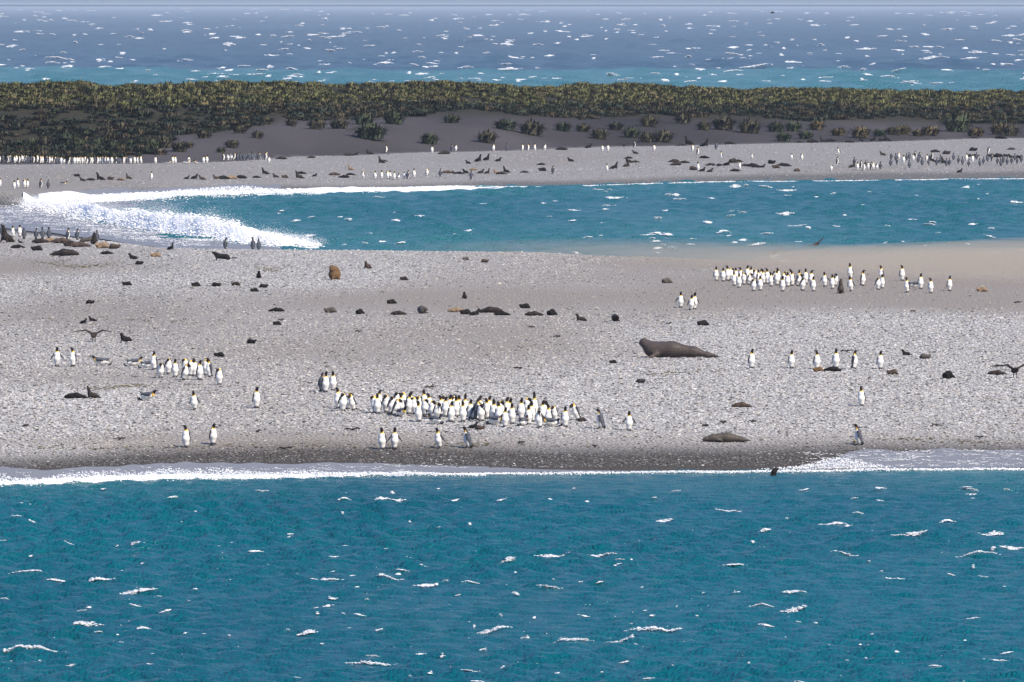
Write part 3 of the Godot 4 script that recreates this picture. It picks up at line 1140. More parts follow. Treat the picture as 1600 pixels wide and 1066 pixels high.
func build_penguins() -> void:
	foot_mesh = skin([[Vector3(0, 0.075, -0.03), Vector3(0, 0.035, 0.0), 0.034, 0.028, "", Vector3.UP], [Vector3(0, 0.025, 0), Vector3(-0.03, 0.015, 0.1), 0.024, 0.013, "", Vector3.UP], [Vector3(0, 0.025, 0), Vector3(0, 0.015, 0.115), 0.024, 0.013, "", Vector3.UP], [Vector3(0, 0.025, 0), Vector3(0.03, 0.015, 0.1), 0.024, 0.013, "", Vector3.UP]], 0.013, 0.02, false)
	var two := [Vector3(-0.06, 0, 0.02), Vector3(0.06, 0, 0.02)]
	var ahead := Vector3(0, 0.1, 1).normalized()
	var kinds := [
		[penguin_bones(0.03, Vector3(0, 0.165, 0.035), ahead, [0.14, 0.14]), two, ahead],
		[penguin_bones(0.0, Vector3(0.015, 0.16, 0.02), Vector3(0.95, 0.2, 0.3).normalized(), [0.12, 0.16]), two, Vector3(0.95, 0.2, 0.3).normalized()],
		[penguin_bones(0.06, Vector3(0.085, 0.015, 0.105), Vector3(0.3, -0.9, -0.1).normalized(), [0.1, 0.22]), two, Vector3(0.3, -0.9, -0.1).normalized()],
		[penguin_bones(-0.03, Vector3(0, 0.225, 0.02), Vector3(0, 0.55, 0.8).normalized(), [0.1, 0.1]), two, Vector3(0, 0.55, 0.8).normalized()],
		[penguin_bones(0.05, Vector3(0.0, 0.17, 0.04), ahead, [0.62, 0.7]), two, ahead],
		[penguin_bones(0.2, Vector3(0, 0.16, 0.06), ahead, [0.3, 0.45]), [Vector3(-0.06, 0, -0.07), Vector3(0.06, 0, 0.13)], ahead],
		[penguin_bones(0.34, Vector3(0, 0.0, 0.15), Vector3(0, -0.8, 0.35).normalized(), [0.12, 0.12]), two, Vector3(0, -0.8, 0.35).normalized()],
		[penguin_bones(1.42, Vector3(0, 0.1, -0.13), ahead, [0.25, 0.2], true), [Vector3(-0.06, 0.02, -0.14), Vector3(0.06, 0.02, -0.14)], ahead],
	]
	var left := Vector3(-0.95, 0.2, 0.3).normalized()
	var under := Vector3(-0.3, -0.9, -0.1).normalized()
	kinds.append([penguin_bones(0.0, Vector3(-0.015, 0.16, 0.02), left, [0.16, 0.12]), two, left])
	kinds.append([penguin_bones(0.08, Vector3(-0.09, 0.02, 0.1), under, [0.26, 0.1]), two, under])
	for k in kinds:
		penguin_protos.append(make_penguin(k[0], k[1], k[2]))
	# each row: column and row of the feet, pose, way it faces (0 = towards the near sea, 90 = right)
	var crowd := "in the dense crowd above the near surf"
	flock(crowd, "crowd above the near surf", [[592, 641, 1, 60], [586, 646, 2, -30], [589.5, 647, 0, 5], [602.6, 645, 2, 30], [611, 648, 2, 20], [615, 650, 6, 40], [622, 651, 7, 60], [618, 639, 2, 10], [627, 648, 1, 0], [639, 648, 0, 8], [641, 643, 1, -10], [648, 648, 2, -10], [654, 659.5, 0, 5], [664, 650, 2, 0], [662, 643, 1, 30], [667, 652, 7, 80], [670, 646, 1, -30], [675.5, 655, 2, 0], [681, 656, 6, 30], [686.5, 664, 7, -100], [689, 650, 1, -60], [696, 652, 1, -20], [704.5, 660, 0, 10], [703, 650, 1, 20], [713, 652, 0, 0], [717, 650, 1, 45], [723.5, 660, 0, -5], [727, 650, 3, 10], [734.7, 655, 0, 35], [739, 656, 6, 60], [745, 657, 0, 140], [752, 659, 2, 20], [761, 655, 1, -20], [755, 651, 6, 50], [764, 652, 1, 20], [771.4, 660, 0, 10], [779.5, 661, 1, 20], [789, 668, 0, 0], [800, 663, 4, 10], [792, 655, 1, -30], [797, 655, 0, 10], [766, 664, 7, 80], [814, 656, 0, 0], [813.6, 667, 7, 120], [826, 665, 0, 10], [824, 650, 2, -20], [835, 651, 3, 5], [831, 660, 0, 20], [843, 669, 2, 0], [848, 660, 1, 15], [858, 665, 0, -10], [867, 658, 6, -40], [872, 667, 7, -100], [883, 668, 0, 10], [903, 657, 6, -40], [852, 655, 2, 0], [631, 642, 2, 20], [657, 646, 6, -20], [692, 646, 2, 20], [709, 647, 2, -30], [783, 655, 2, 10], [749, 653, 1, 10]])
	flock("in the huddle left of the lone walkers", "huddle on the gravel near the spread-winged bird", [[240, 578, 1, -45], [250, 591, 6, -30], [262, 585, 2, 10], [273, 590, 0, 15], [286, 594, 6, 40], [297, 588, 2, 5], [290, 585, 2, -20], [303, 588, 1, 10], [311, 594, 0, 45], [327, 590, 0, -35], [342, 602, 2, 5], [321, 587, 2, 20]])
	flock("beside the huddle near the spread-winged bird", "penguins lying by the huddle", [[167, 571.5, 7, -95], [199, 572.5, 7, 80], [221, 575.5, 7, 85], [221, 626, 7, 75]])
	flock("of a pair near the spread-winged bird", "pair near the spread-winged bird", [[88, 573, 4, -15], [113, 573, 1, -70]])
	flock("in the small knot beside the dense crowd", "small knot beside the dense crowd", [[502, 612, 0, 130], [508, 613.5, 0, 45], [520, 611, 0, 10], [528, 639, 1, -30], [535, 643, 2, -10], [543, 640, 6, 20], [552, 642, 6, -60]])
	flock("on the shingle edge below the crowd", "penguins on the shingle edge", [[290, 699.5, 1, -50], [332, 695.5, 0, 20], [597, 703, 0, -15], [616, 702.5, 4, -10], [686.5, 701.5, 5, -50], [733, 701.5, 5, -65], [303, 641.5, 5, -35], [400, 638, 0, 20]])
	flock("right of the dense crowd", "walkers right of the dense crowd", [[941, 671, 5, -130], [983, 674, 4, 5]])
	flock("in the loose row past the elephant seal", "loose row past the elephant seal", [[1174.5, 576, 0, 5], [1237, 576, 0, 55], [1277, 577, 1, 0], [1307, 576, 0, 15], [1335, 577, 0, 50], [1376, 577, 0, 20]])
	flock("alone on gravel before the loose row", "lone penguins before the loose row", [[1347, 635, 0, -20], [1345, 696.5, 5, -125]])
	flock("in the crowd in the blowing sand", "crowd in the blowing sand", [[1119, 439, 0, 20], [1130, 440, 0, 10], [1137, 439, 1, 0], [1142, 438, 2, 20], [1147.5, 447, 0, 15], [1155, 450, 0, 5], [1162.5, 445, 2, 0], [1169, 445, 6, 20], [1150, 440, 1, 20], [1158, 441, 1, -20], [1168, 439, 1, 10], [1174, 439, 0, -10], [1177.5, 455, 2, 10], [1188, 454.5, 0, 10], [1193, 444, 0, 0], [1185, 444, 1, 30], [1190, 441, 1, -30], [1199, 444, 1, 0], [1205, 448, 0, 10], [1214, 446, 0, -5], [1216, 441, 1, 20], [1223, 455.5, 0, 10], [1224, 446, 2, 20], [1231, 448.5, 0, 0], [1238, 447, 0, -10], [1236, 443, 1, 20], [1249, 444, 0, 10], [1254, 454.5, 2, 0], [1246, 447, 6, 30], [1259, 444, 0, -10], [1268, 446, 1, -15], [1271, 455.5, 0, 0], [1210, 442, 2, 0], [1181, 441, 2, 15], [1229, 442, 2, 0]])
	flock("among the scattered ones in blowing sand", "scattered penguins in the blowing sand", [[1289, 448, 4, 10], [1301, 452, 0, 0], [1305, 447, 2, 30], [1329, 436, 0, 10], [1330, 455.5, 5, -60], [1348, 447, 0, 45], [1378, 438.5, 0, -15], [1372, 453, 2, 0], [1379, 451, 0, 5], [1410, 439, 1, 20], [1418, 457.5, 0, -10], [1423, 450, 7, 100], [1439, 452, 0, 5], [1455, 458.5, 1, -10], [1484, 455, 0, 0]])
	flock("of the strolling trio before the sandy crowd", "strolling trio", [[1063.5, 481, 4, 5], [1080, 485, 5, -20], [1085, 484, 4, 10]])
	flock("by the seals at the bend of the bay", "penguins by the seals at the bend", [[2, 368, 0, 170], [20, 370, 0, 0], [30, 370, 0, 15], [37, 374, 0, 160], [56, 374, 0, 175], [66, 374, 0, 170], [76, 374, 0, 185], [105, 375, 0, 165], [120, 375, 0, 190], [151, 378, 0, 170]])
	flock("behind the gravel crest by the breaker", "penguins behind the gravel crest", [[352, 390.5, 1, 175], [395, 391, 1, 160], [404, 391, 0, 190]], 7.0)
	var colony := []
	for k in 58:
		colony.append([-6 + k * 3.95 + rng.randf_range(-1.5, 1.5), 257.0, [0, 0, 1, 2, 6, 0][rng.randi() % 6], rng.randf_range(60, 300) if rng.randf() < 0.6 else rng.randf_range(-40, 40)])
	for k in 15:
		colony.append([350 + k * 4.9 + rng.randf_range(-1.5, 1.5), 252.5 - k * 0.12, [0, 1, 2, 6][rng.randi() % 4], rng.randf_range(-180, 180)])
	flock("in the long colony under the dune", "colony under the dune", colony, 3.0)
	flock("by the dune end of the colony", "stragglers by the colony", [[243, 256.5, 0, 5], [258, 256.5, 7, 60], [270, 256, 0, 0], [274, 256, 0, 10], [286, 256, 7, 90], [295, 256, 0, 0], [318, 255.5, 0, 10], [323, 255.5, 0, 40], [308, 256, 7, -60], [420, 255.5, 2, 40]])
	flock("on the far shore of the bay", "penguins on the far shore", [[0, 292, 0, 0], [22, 296, 0, 5], [28, 294, 1, 0], [38, 294, 2, -30], [42, 294, 0, 60], [63, 294, 0, 150], [75, 295, 0, 170], [94, 290, 7, 80], [236, 281.5, 0, 25], [568, 279, 6, -40], [586, 280, 0, 10], [596, 280, 0, 0], [606, 280, 2, 0], [609, 280, 0, 10], [616, 281, 0, 20], [622, 281, 6, 0], [632, 279, 2, 0], [637, 280, 0, 150], [647, 278, 0, 0], [667, 275, 2, 50], [688, 277, 0, 170], [736, 281, 4, 180], [864, 272, 0, 120], [949, 268, 0, 5], [1091, 267, 1, 0], [1156, 265, 0, -20], [1299, 268, 2, 20], [1308, 257, 0, 150], [1253, 251, 2, 0], [1311, 242, 5, -60], [1237, 250, 2, -30], [1176, 249, 6, -40], [1128, 249, 0, -60], [1090, 242, 0, 140], [1082, 237, 0, 60], [1119, 234, 0, 170]])
	flock("along the foot of the dune", "penguins along the foot of the dune", [[603, 239, 0, 60], [675, 239.5, 0, 5], [706, 237.5, 0, 170], [712, 237, 2, 0], [771, 236.5, 2, 20], [792, 236.5, 0, 180], [816, 236, 0, 60], [825, 236, 0, 50], [836, 236, 0, 0], [851, 235.5, 2, 40], [941, 237, 0, 50], [950, 237, 0, 0], [991, 231, 0, 150], [1022, 236.5, 0, 0]])
	flock("in the far group beyond the bay's right", "far group near the dune's grassy end", [[1340, 266, 0, 0], [1350, 267, 0, 40], [1345, 263, 1, 150], [1357, 265, 0, 0], [1361, 265, 0, 150], [1365, 265, 2, 0], [1370, 266, 6, 20], [1376, 265, 0, 140], [1392, 260, 0, 150], [1393, 250, 2, 160], [1405, 249, 2, 0], [1417, 251, 0, 160], [1421, 249, 1, 170], [1427, 252, 0, 60], [1435, 255, 0, 170], [1421, 263, 0, 180], [1437, 250, 0, 150], [1448, 253, 0, 40], [1451, 258, 0, 170], [1464, 259, 0, 160], [1479, 260, 0, 180], [1484, 259, 0, 150], [1498, 256, 0, 170], [1510, 252, 0, 60], [1514, 261, 0, 180], [1531, 260, 0, 175], [1543, 253, 0, 170], [1559, 257, 0, 180], [1568, 255, 0, 165], [1581, 256, 0, 180], [1590, 257, 0, 170], [1544, 240, 2, 100], [1400, 252, 0, 170], [1412, 255, 0, 40], [1430, 248, 1, 160], [1441, 259, 0, 170], [1456, 249, 0, 150], [1470, 255, 0, 180], [1490, 251, 0, 160], [1504, 258, 0, 170], [1520, 254, 0, 10], [1526, 250, 0, 170], [1537, 257, 0, 185], [1550, 252, 1, 160], [1564, 260, 0, 175], [1574, 258, 0, 170], [1586, 251, 0, 180], [1596, 254, 0, 165], [1353, 262, 0, 160], [1335, 258, 0, 170], [1402, 258, 0, 170]])


func flock(place: String, group: String, list: Array, beyond := 0.0) -> void:
	var how := ["standing upright", "standing with head turned", "preening", "stretching tall", "spreading its flippers", "walking", "hunched over", "lying on its belly"]
	for a in list:
		var p := spot(a[0], a[1], beyond + (rng.randf_range(-1.5, 2.5) if beyond > 0 else 0.0))
		var kind: int = a[2]
		if (kind == 1 or kind == 2) and rng.randf() < 0.5:
			kind += 7
		var o: Node3D = penguin_protos[kind].duplicate()
		var s := rng.randf_range(0.95, 1.07)
		if a[1] < 300:
			for c in o.get_children():
				if c.name != "body":
					o.remove_child(c)
					c.free()
		o.name = numbered("king_penguin")
		o.position = p
		o.rotation.y = deg_to_rad(a[3] + rng.randf_range(-38, 38))
		o.scale = Vector3(s * (-1.0 if false else 1.0), s * rng.randf_range(1.02, 1.09), s)
		add_child(o)
		var f := absf(wrapf(a[3], -180, 180))
		var way := "belly seaward" if f < 42 else ("back seaward" if f > 115 else "in profile")
		tag(o, "king penguin %s, %s, %s" % [how[a[2]], way, place], "penguin", group)


# ---- seals -----------------------------------------------------------------------------------------
func bone(a: Vector3, b: Vector3, ra: float, rb: float, flat := Vector3.ONE) -> Array:
	return [a, b, ra, rb, "", Vector3.UP, flat]


func V(x: float, y: float, z: float) -> Vector3:
	return Vector3(x, y, z)


var seal_protos := {}


# every seal lies along x with its head towards -x; lengths in metres
func build_seals() -> void:
	var one := Vector3.ONE
	seal_protos.curled = skin([bone(V(-0.2, 0.13, 0), V(0.12, 0.16, 0), 0.13, 0.17), bone(V(0.12, 0.16, 0), V(0.3, 0.09, 0.1), 0.15, 0.07), bone(V(-0.2, 0.15, 0), V(-0.3, 0.2, 0.1), 0.1, 0.075), bone(V(-0.3, 0.2, 0.1), V(-0.33, 0.17, 0.19), 0.07, 0.035), bone(V(-0.1, 0.06, 0.13), V(-0.24, 0.02, 0.25), 0.045, 0.02), bone(V(0.3, 0.07, 0.1), V(0.36, 0.03, 0.22), 0.05, 0.02)], 0.03, 0.06, false)
	seal_protos.alert = skin([bone(V(-0.12, 0.2, 0), V(0.2, 0.13, 0), 0.14, 0.14), bone(V(0.2, 0.13, 0), V(0.42, 0.06, 0.02), 0.12, 0.05), bone(V(-0.14, 0.24, 0), V(-0.25, 0.42, 0.02), 0.11, 0.075), bone(V(-0.25, 0.43, 0.02), V(-0.37, 0.44, 0.03), 0.075, 0.03), bone(V(-0.12, 0.14, 0.1), V(-0.2, 0.0, 0.18), 0.05, 0.025), bone(V(-0.12, 0.14, -0.1), V(-0.2, 0.0, -0.18), 0.05, 0.025), bone(V(0.4, 0.05, 0), V(0.53, 0.025, 0.06), 0.04, 0.018)], 0.03, 0.06, false)
	seal_protos.lying = skin([bone(V(-0.5, 0.19, 0), V(0.05, 0.22, 0), 0.2, 0.23), bone(V(0.05, 0.22, 0), V(0.62, 0.14, 0.03), 0.23, 0.12), bone(V(-0.5, 0.18, 0), V(-0.78, 0.15, 0.03), 0.17, 0.11), bone(V(-0.78, 0.15, 0.03), V(-0.93, 0.1, 0.05), 0.095, 0.04), bone(V(-0.35, 0.12, 0.18), V(-0.1, 0.04, 0.36), 0.06, 0.025), bone(V(0.62, 0.12, 0.03), V(0.95, 0.07, 0.12), 0.09, 0.035), bone(V(0.62, 0.12, 0.03), V(0.94, 0.06, -0.06), 0.08, 0.03)], 0.045, 0.09, false)
	seal_protos.upright = skin([bone(V(-0.1, 0.34, 0), V(0.32, 0.2, 0), 0.2, 0.2), bone(V(0.32, 0.2, 0), V(0.66, 0.09, 0.03), 0.18, 0.07), bone(V(-0.12, 0.38, 0), V(-0.24, 0.74, 0), 0.19, 0.11), bone(V(-0.24, 0.74, 0), V(-0.3, 0.9, 0), 0.105, 0.075), bone(V(-0.3, 0.92, 0), V(-0.4, 1.0, 0), 0.075, 0.03), bone(V(-0.14, 0.26, 0.14), V(-0.26, 0.02, 0.22), 0.07, 0.04), bone(V(-0.14, 0.26, -0.14), V(-0.26, 0.02, -0.22), 0.07, 0.04), bone(V(0.64, 0.08, 0), V(0.85, 0.03, 0.09), 0.05, 0.02)], 0.045, 0.09, false)
	seal_protos.standing = skin([bone(V(-0.25, 0.34, 0), V(0.4, 0.27, 0), 0.2, 0.19), bone(V(0.4, 0.27, 0), V(0.6, 0.16, 0), 0.19, 0.12), bone(V(-0.28, 0.4, 0), V(-0.5, 0.55, 0), 0.18, 0.12), bone(V(-0.5, 0.56, 0), V(-0.68, 0.57, 0), 0.1, 0.04), bone(V(-0.3, 0.25, 0.14), V(-0.34, 0.02, 0.2), 0.08, 0.045), bone(V(-0.3, 0.25, -0.14), V(-0.34, 0.02, -0.2), 0.08, 0.045), bone(V(0.5, 0.18, 0.08), V(0.55, 0.02, 0.16), 0.08, 0.04), bone(V(0.5, 0.18, -0.08), V(0.55, 0.02, -0.16), 0.08, 0.04)], 0.045, 0.08, false)
	seal_protos.swimming = skin([bone(V(0.05, -0.15, 0), V(0, 0.12, 0), 0.13, 0.1), bone(V(0, 0.14, 0), V(-0.05, 0.2, 0.02), 0.1, 0.085), bone(V(-0.05, 0.2, 0.02), V(-0.16, 0.24, 0.03), 0.075, 0.03)], 0.025, 0.05, false)
	seal_protos.hunched = skin([bone(V(0.02, 0.28, 0), V(0.02, 0.42, 0), 0.32, 0.26), bone(V(-0.1, 0.52, 0.08), V(-0.16, 0.6, 0.14), 0.17, 0.13), bone(V(-0.18, 0.58, 0.16), V(-0.25, 0.5, 0.26), 0.1, 0.045), bone(V(-0.12, 0.16, 0.2), V(-0.18, 0.02, 0.32), 0.08, 0.04), bone(V(0.14, 0.14, 0.2), V(0.18, 0.02, 0.32), 0.08, 0.04)], 0.045, 0.1, false)
	var big := skin([bone(V(-1.25, 0.46, 0), V(-0.3, 0.46, 0), 0.44, 0.43), bone(V(-0.3, 0.46, 0), V(0.75, 0.31, 0), 0.43, 0.27), bone(V(0.75, 0.36, 0), V(1.45, 0.15, 0.02), 0.27, 0.12), bone(V(1.45, 0.16, 0.02), V(2.05, 0.08, 0.1), 0.11, 0.04), bone(V(1.45, 0.16, 0.02), V(2.0, 0.07, -0.12), 0.11, 0.04), bone(V(-1.3, 0.48, 0), V(-1.6, 0.72, 0.03), 0.36, 0.24), bone(V(-1.6, 0.78, 0.03), V(-1.72, 0.9, 0.04), 0.2, 0.15), bone(V(-1.72, 0.88, 0.04), V(-1.84, 0.8, 0.06), 0.13, 0.08), bone(V(-1.05, 0.2, 0.4), V(-1.3, 0.06, 0.62), 0.13, 0.06), bone(V(-1.3, 0.06, 0.62), V(-1.42, 0.04, 0.72), 0.07, 0.03)], 0.065, 0.16, false)
	# the elephant seal, by itself on the shingle
	var e := MeshInstance3D.new()
	e.name = "elephant_seal"
	e.mesh = big
	e.material_override = mats.elephant
	e.position = spot(1060, 559)
	e.rotation.y = deg_to_rad(-6)
	e.scale = Vector3(0.99, 0.88, 0.88)
	add_child(e)
	tag(e, "huge grey brown elephant seal lying on shingle with its head raised", "seal")
	# column, row of the foot, shape, fur, turn, length in pixels
	herd("on the near gravel around the penguin crowds", "fur seals on the near gravel", [[118, 623, "lying", "black", 0, 38], [142, 623, "upright", "dark", 20, 22], [342, 558, "curled", "black", 0, 17], [392, 537, "curled", "black", 160, 15], [195, 534.5, "alert", "black", 30, 22], [1098, 509, "curled", "black", 20, 18], [1001, 599, "curled", "dark", 180, 15], [1160, 636.5, "lying", "brown", 0, 26], [1135, 691, "lying", "grey", 2, 73], [1300, 580.5, "lying", "black", 170, 20], [1279, 581, "curled", "gold", 0, 17], [1416, 556, "alert", "black", 10, 18], [1446, 561, "curled", "grey", 170, 18], [1395, 585.5, "curled", "brown", 0, 18], [1481, 592, "curled", "black", 60, 16], [1559, 586, "lying", "dark", 0, 28], [740, 670, "alert", "black", 190, 18], [750, 672, "curled", "brown", 180, 16], [909, 659.5, "curled", "dark", 20, 14], [958, 568, "curled", "black", 0, 12]])
	herd("on open gravel inland of the crowds", "fur seal pups on the open gravel", [[198, 446.5, "curled", "black", 0, 15], [140, 475, "curled", "black", 180, 14], [130, 506, "alert", "black", 150, 13], [143, 502.5, "alert", "black", 20, 14], [404, 435, "alert", "black", 90, 13], [305, 447.5, "curled", "black", 20, 14], [337, 448, "curled", "black", 160, 14], [368, 446.5, "curled", "dark", 0, 14], [411, 450, "curled", "black", 170, 14], [397, 456, "curled", "black", 10, 13], [522, 437, "hunched", "gold", 20, 22], [574, 420, "alert", "brown", 60, 13], [631, 438, "curled", "dark", 0, 13], [611, 475, "curled", "black", 30, 14], [431, 487, "lying", "black", 180, 26], [516, 489, "curled", "grey", 0, 20], [561, 491, "curled", "black", 60, 11], [623, 492, "lying", "dark", 0, 22], [659, 490, "curled", "grey", 100, 16], [432, 508, "curled", "black", 20, 13], [728, 406.5, "curled", "grey", 0, 11], [757, 410.5, "curled", "brown", 160, 12], [1041, 442.5, "curled", "grey", 40, 14], [726, 467, "alert", "dark", 80, 12], [820, 482, "curled", "black", 0, 17], [835, 493.5, "lying", "dark", 0, 30], [861, 493, "curled", "black", 60, 13], [907, 502, "alert", "dark", 20, 20], [961, 502, "curled", "black", 90, 14], [1314, 459, "upright", "grey", 90, 17], [1535, 456, "curled", "tan", 0, 18], [785, 493, "lying", "black", 0, 18]])
	herd("in the pile of seals on open gravel", "pile of seals on the open gravel", [[714, 488, "lying", "tan", 0, 30], [727, 491.5, "curled", "black", 10, 18], [743, 493, "alert", "black", 200, 18], [766, 489, "lying", "dark", 175, 40]])
	herd("at the bend of the bay", "seals at the bend of the bay", [[9, 379, "upright", "dark", 60, 20], [31, 380, "alert", "black", 20, 9], [64, 380, "lying", "dark", 0, 30], [80, 378, "lying", "tan", 10, 26], [97, 380, "lying", "brown", 0, 34], [108, 385, "curled", "dark", 0, 20], [125, 386, "lying", "brown", 15, 34], [136, 380, "standing", "grey", 180, 22], [146, 382, "upright", "dark", 100, 14], [159, 388, "curled", "tan", 0, 22], [178, 389, "curled", "brown", 170, 18], [28, 388, "lying", "black", 0, 24], [57, 392, "curled", "black", 0, 18], [100, 400, "lying", "dark", 180, 46], [167, 397.5, "lying", "black", 0, 22], [207, 405.5, "alert", "black", 0, 18], [217, 413.5, "curled", "black", 170, 13], [243, 402, "curled", "tan", 0, 17], [267, 390.5, "upright", "black", 150, 12], [345, 407, "standing", "black", 0, 26]])
	var far := []
	for a in [[120, 276], [128, 283], [141, 282], [155, 281.5], [172, 281], [188, 282], [200, 280], [292, 280], [304, 280], [315, 281], [337, 280], [349, 280], [362, 279.5], [376, 279], [401, 278], [413, 272.5], [430, 277.5], [445, 278], [466, 279], [471, 272], [492, 276], [523, 274], [537, 278], [548, 274], [547, 266], [439, 249], [486, 247], [545, 243.5], [556, 243], [577, 241.5], [599, 253], [595, 255], [694, 241], [731, 256], [748, 253], [761, 251], [779, 252.5], [700, 271], [710, 272], [718, 272], [727, 271], [739, 266], [752, 271], [762, 271.5], [775, 271], [784, 272.5], [790, 270], [819, 270], [845, 258], [848, 267.5], [877, 234.5], [920, 231.5], [961, 264], [982, 254.5], [992, 240.5], [982, 248], [993, 254], [980, 261], [891, 252.5], [1053, 253.5], [1056, 258.5], [1070, 255], [1064, 228], [1075, 226], [1102, 229], [1101, 247.5], [1083, 266], [1098, 268], [1110, 259], [1124, 259.5], [1136, 259], [1145, 254.5], [1154, 253], [1164, 259.5], [1175, 260.5], [1183, 262], [1192, 262], [1148, 268], [1110, 269], [1205, 256], [1213, 263], [1222, 259], [1229, 260], [1245, 268], [1333, 262], [1462, 238], [1479, 241], [1521, 236], [1455, 252], [1466, 254], [1475, 256], [1500, 270], [1514, 245], [1524, 244], [1550, 245], [1560, 246], [1570, 245], [1580, 247], [1592, 248], [1580, 234], [1298, 221], [1285, 222], [1270, 223], [1328, 223], [1345, 220.5], [1365, 220.5], [1378, 220], [1386, 220.5], [1250, 223], [1140, 225], [1521, 215.5], [1564, 217], [1379, 243]]:
		var pick: String = ["lying", "lying", "lying", "curled", "alert", "upright"][rng.randi() % 6]
		if a[0] == 1333:
			pick = "upright"
		far.append([a[0], a[1], pick, ["black", "dark", "dark", "black", "brown", "brown", "dark", "tan"][rng.randi() % 8] if a[1] > 262 else ["black", "dark"][rng.randi() % 2], rng.randf_range(-40, 40) + (180 if rng.randf() < 0.5 else 0), {"lying": rng.randf_range(13, 20), "curled": rng.randf_range(9, 13), "alert": rng.randf_range(9, 14), "upright": rng.randf_range(10, 15)}[pick]])
	herd("on the far beach below the dune", "seals on the far beach", far)
	var s := MeshInstance3D.new()
	s.name = "swimming_seal"
	s.mesh = seal_protos.swimming
	s.material_override = mats.seal_black
	var d := reach(743.0, 0.0)
	s.position = Vector3((1210 - 800.0) / F * d, 0.0, -d)
	s.rotation.y = deg_to_rad(190)
	s.scale = Vector3.ONE * 1.05
	add_child(s)
	tag(s, "black seal head raised out of the teal water by the shore", "seal")


func herd(place: String, group: String, list: Array) -> void:
	var long := {"curled": 0.72, "alert": 0.9, "lying": 1.85, "upright": 1.2, "standing": 1.25, "hunched": 0.75}
	var fur_ := {"black": "black", "dark": "dark brown", "brown": "brown", "grey": "greyish", "tan": "pale tan", "gold": "golden brown"}
	var how := {"curled": "curled up", "alert": "with its head up", "lying": "stretched out flat", "upright": "sitting up tall", "standing": "standing on its flippers", "hunched": "sitting hunched"}
	for a in list:
		var p := spot(a[0], a[1])
		var o := MeshInstance3D.new()
		o.name = numbered("fur_seal")
		o.mesh = seal_protos[a[2]]
		o.material_override = mats["seal_" + a[3]]
		o.position = p
		o.rotation.y = deg_to_rad(a[4])
		var s: float = a[5] / F * -p.z / long[a[2]] / maxf(0.6, absf(cos(deg_to_rad(a[4]))))
		o.scale = Vector3.ONE * clampf(s, 0.5, 1.6)
		if a[5] > 60:
			o.scale.y *= 0.82
		add_child(o)
		tag(o, "%s fur seal %s %s" % [fur_[a[3]], how[a[2]], place], "seal", group)


# ---- giant petrels -----------------------------------------------------------------------------------
func petrel(wing: Array, legs: bool) -> ArrayMesh:
	var b := [bone(V(0, 0.34, -0.16), V(0, 0.38, 0.12), 0.13, 0.13), bone(V(0, 0.38, 0.12), V(0, 0.44, 0.28), 0.09, 0.06), bone(V(0, 0.45, 0.28), V(0, 0.44, 0.36), 0.06, 0.045), bone(V(0, 0.44, 0.36), V(0, 0.41, 0.45), 0.028, 0.016), bone(V(0, 0.33, -0.2), V(0, 0.3, -0.42), 0.09, 0.045, Vector3(0.8, 1.4, 1))]
	for s in [-1.0, 1.0]:
		var prev := V(s * 0.08, 0.43, 0.02)
		for w in wing:
			var next := V(s * w[0], w[1], w[2])
			b.append(bone(prev, next, w[3], w[4], Vector3(1, 1.6, 0.75)))
			b.append(bone(prev + V(0, -0.015, -0.1), next + V(0, -0.015, -0.07), w[3] * 0.9, w[4] * 0.8, Vector3(1, 1.8, 0.7)))
			prev = next
		if legs:
			b.append(bone(V(s * 0.07, 0.28, 0), V(s * 0.08, 0.02, 0.01), 0.03, 0.02))
			b.append(bone(V(s * 0.08, 0.015, 0.0), V(s * 0.09, 0.01, 0.12), 0.022, 0.018))
	return skin(b, 0.028, 0.04, false)


func build_birds() -> void:
	var brown := fur(Color(0.06, 0.046, 0.04), 0.8)
	var open := petrel([[0.45, 0.62, 0.06, 0.07, 0.06], [1.0, 0.55, -0.14, 0.06, 0.025]], true)
	var glide := petrel([[0.5, 0.5, 0.08, 0.07, 0.06], [1.05, 0.56, -0.12, 0.06, 0.025]], false)
	for a in [[146, 534.5, 170, "brown giant petrel standing with arched wings spread beside black seal pups"], [1587, 591, 20, "dark giant petrel with open wings beside a stretched out brown seal"], [975, 231, 10, "dark petrel with wings spread at the foot of the far dune"]]:
		var o := MeshInstance3D.new()
		o.name = numbered("giant_petrel")
		o.mesh = open
		o.material_override = brown
		o.position = spot(a[0], a[1])
		o.rotation.y = deg_to_rad(a[2])
		o.scale = Vector3.ONE * (0.98 if a[1] > 300 else 0.8)
		add_child(o)
		tag(o, a[3], "seabird")
	for a in [[1212, 393, 600.0, 30, 0.25, "dark seabird gliding low over the bay, wings tilted"], [1292, 393, 590.0, 150, -0.3, "brown seabird gliding over the bay past the sandy crowd"], [1278, 379, 610.0, 40, 0.35, "seabird gliding higher over the bay, above the brown one"], [1207, 19, 1400.0, 80, 0.1, "tiny dark seabird flying high over the open ocean"]]:
		var o := MeshInstance3D.new()
		o.name = numbered("flying_petrel")
		o.mesh = glide
		o.material_override = brown
		o.position = Vector3((a[0] - 800.0) / F * a[2], EYE - slope(a[1]) * a[2] - 0.4, -a[2])
		o.rotation = Vector3(0, deg_to_rad(a[3]), a[4])
		o.scale = Vector3.ONE * 0.85
		add_child(o)
		tag(o, a[5], "seabird")


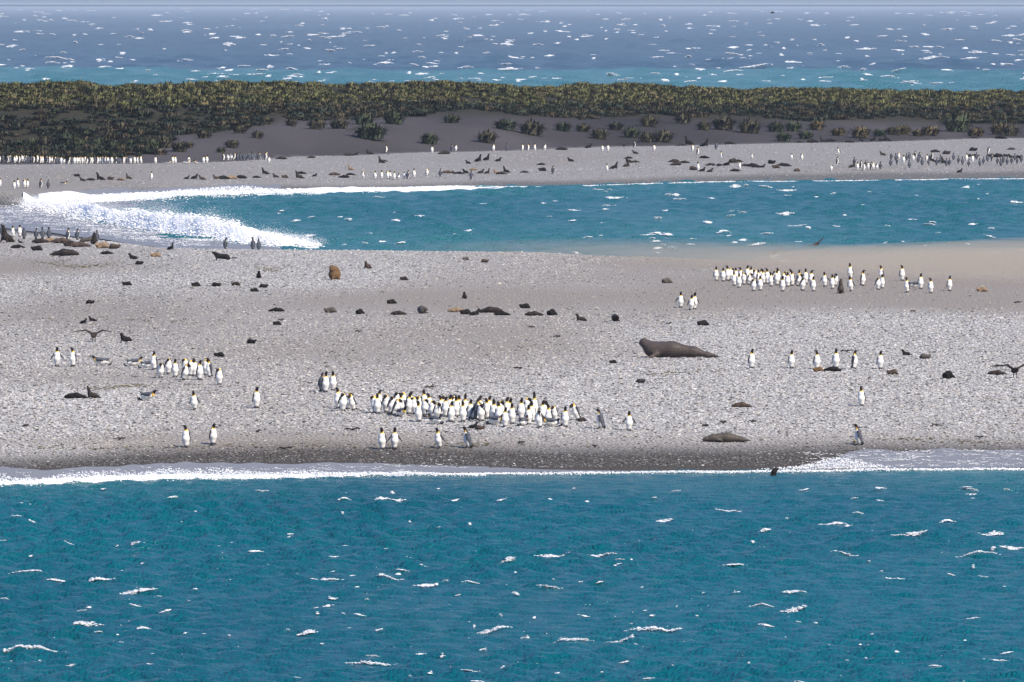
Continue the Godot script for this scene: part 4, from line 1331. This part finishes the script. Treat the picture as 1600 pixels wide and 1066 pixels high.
# ---- kelp and litter on the shingle -----------------------------------------------------------------
func build_wrack() -> void:
	var where := []
	var tints := []
	for a in [[75, 190, 415, 500], [395, 450, 419, 260], [290, 385, 446, 300], [50, 120, 409, 160], [60, 330, 500, 160], [120, 240, 606, 260], [1380, 1600, 690, 260], [980, 1100, 583, 120], [0, 500, 700, 260], [560, 860, 697, 200]]:
		for k in int(a[3] * 0.4):
			var u := clampf(rng.randfn(0.5, 0.3), -0.2, 1.2)
			var p := spot(lerpf(a[0], a[1], u), a[2] + 2.5 * sin(u * 5.0 + a[0]) + rng.randfn(0, 1.8))
			var s := rng.randf_range(0.012, 0.05)
			where.append(Transform3D(Basis(Vector3.UP, rng.randf() * TAU).scaled(Vector3(s * 2.2, s * 0.6, s)), p + Vector3(0, 0.03, 0)))
			tints.append(Color(0.12, 0.1, 0.05) * rng.randf_range(0.5, 1.5))
	var w := scatter("weed_litter", lump(71, 0.3, 0.8), mats.stone, where, tints)
	tag(w, "thin tide lines of brown and olive weed litter on the gravel", "weed", "", "stuff")
	for a in [[550, 673, 24], [444, 704, 22], [672, 607, 13], [185, 688, 18], [815, 694, 10], [1131, 662, 10], [1176, 661, 14], [1103, 668, 10], [1463, 668, 18], [810, 577, 14], [1322, 551, 16], [1563, 574, 28], [1046, 507, 8], [830, 513, 10], [438, 502, 8], [1428, 488, 8], [870, 528, 10], [1592, 474, 12], [1530, 686, 14], [366, 405, 8], [40, 668, 10], [930, 700, 8], [402, 677, 8], [560, 520, 10]]:
		var p := spot(a[0], a[1])
		var l: float = a[2] / F * -p.z
		var bones := []
		var prev := V(-l * 0.5, 0.03, 0)
		for k in 5:
			var next := V(-l * 0.5 + l * (k + 1) / 5.0, 0.025 + 0.06 * rng.randf(), rng.randf_range(-0.12, 0.12))
			bones.append(bone(prev, next, rng.randf_range(0.02, 0.045), rng.randf_range(0.015, 0.045)))
			prev = next
		bones.append(bone(V(0, 0.03, 0), V(l * 0.2, 0.02, 0.3), 0.03, 0.015))
		var o := MeshInstance3D.new()
		o.name = numbered("kelp_strand")
		o.mesh = skin(bones, 0.03, 0.03, false)
		o.material_override = mats.kelp
		o.position = p + V(0, 0.03, 0)
		add_child(o)
		tag(o, "%s of dark dried kelp lying on the grey shingle" % ("long tangled strand" if a[2] > 20 else ("short tangled strand" if a[2] > 11 else "small scrap")), "kelp", "kelp strands on the shingle")
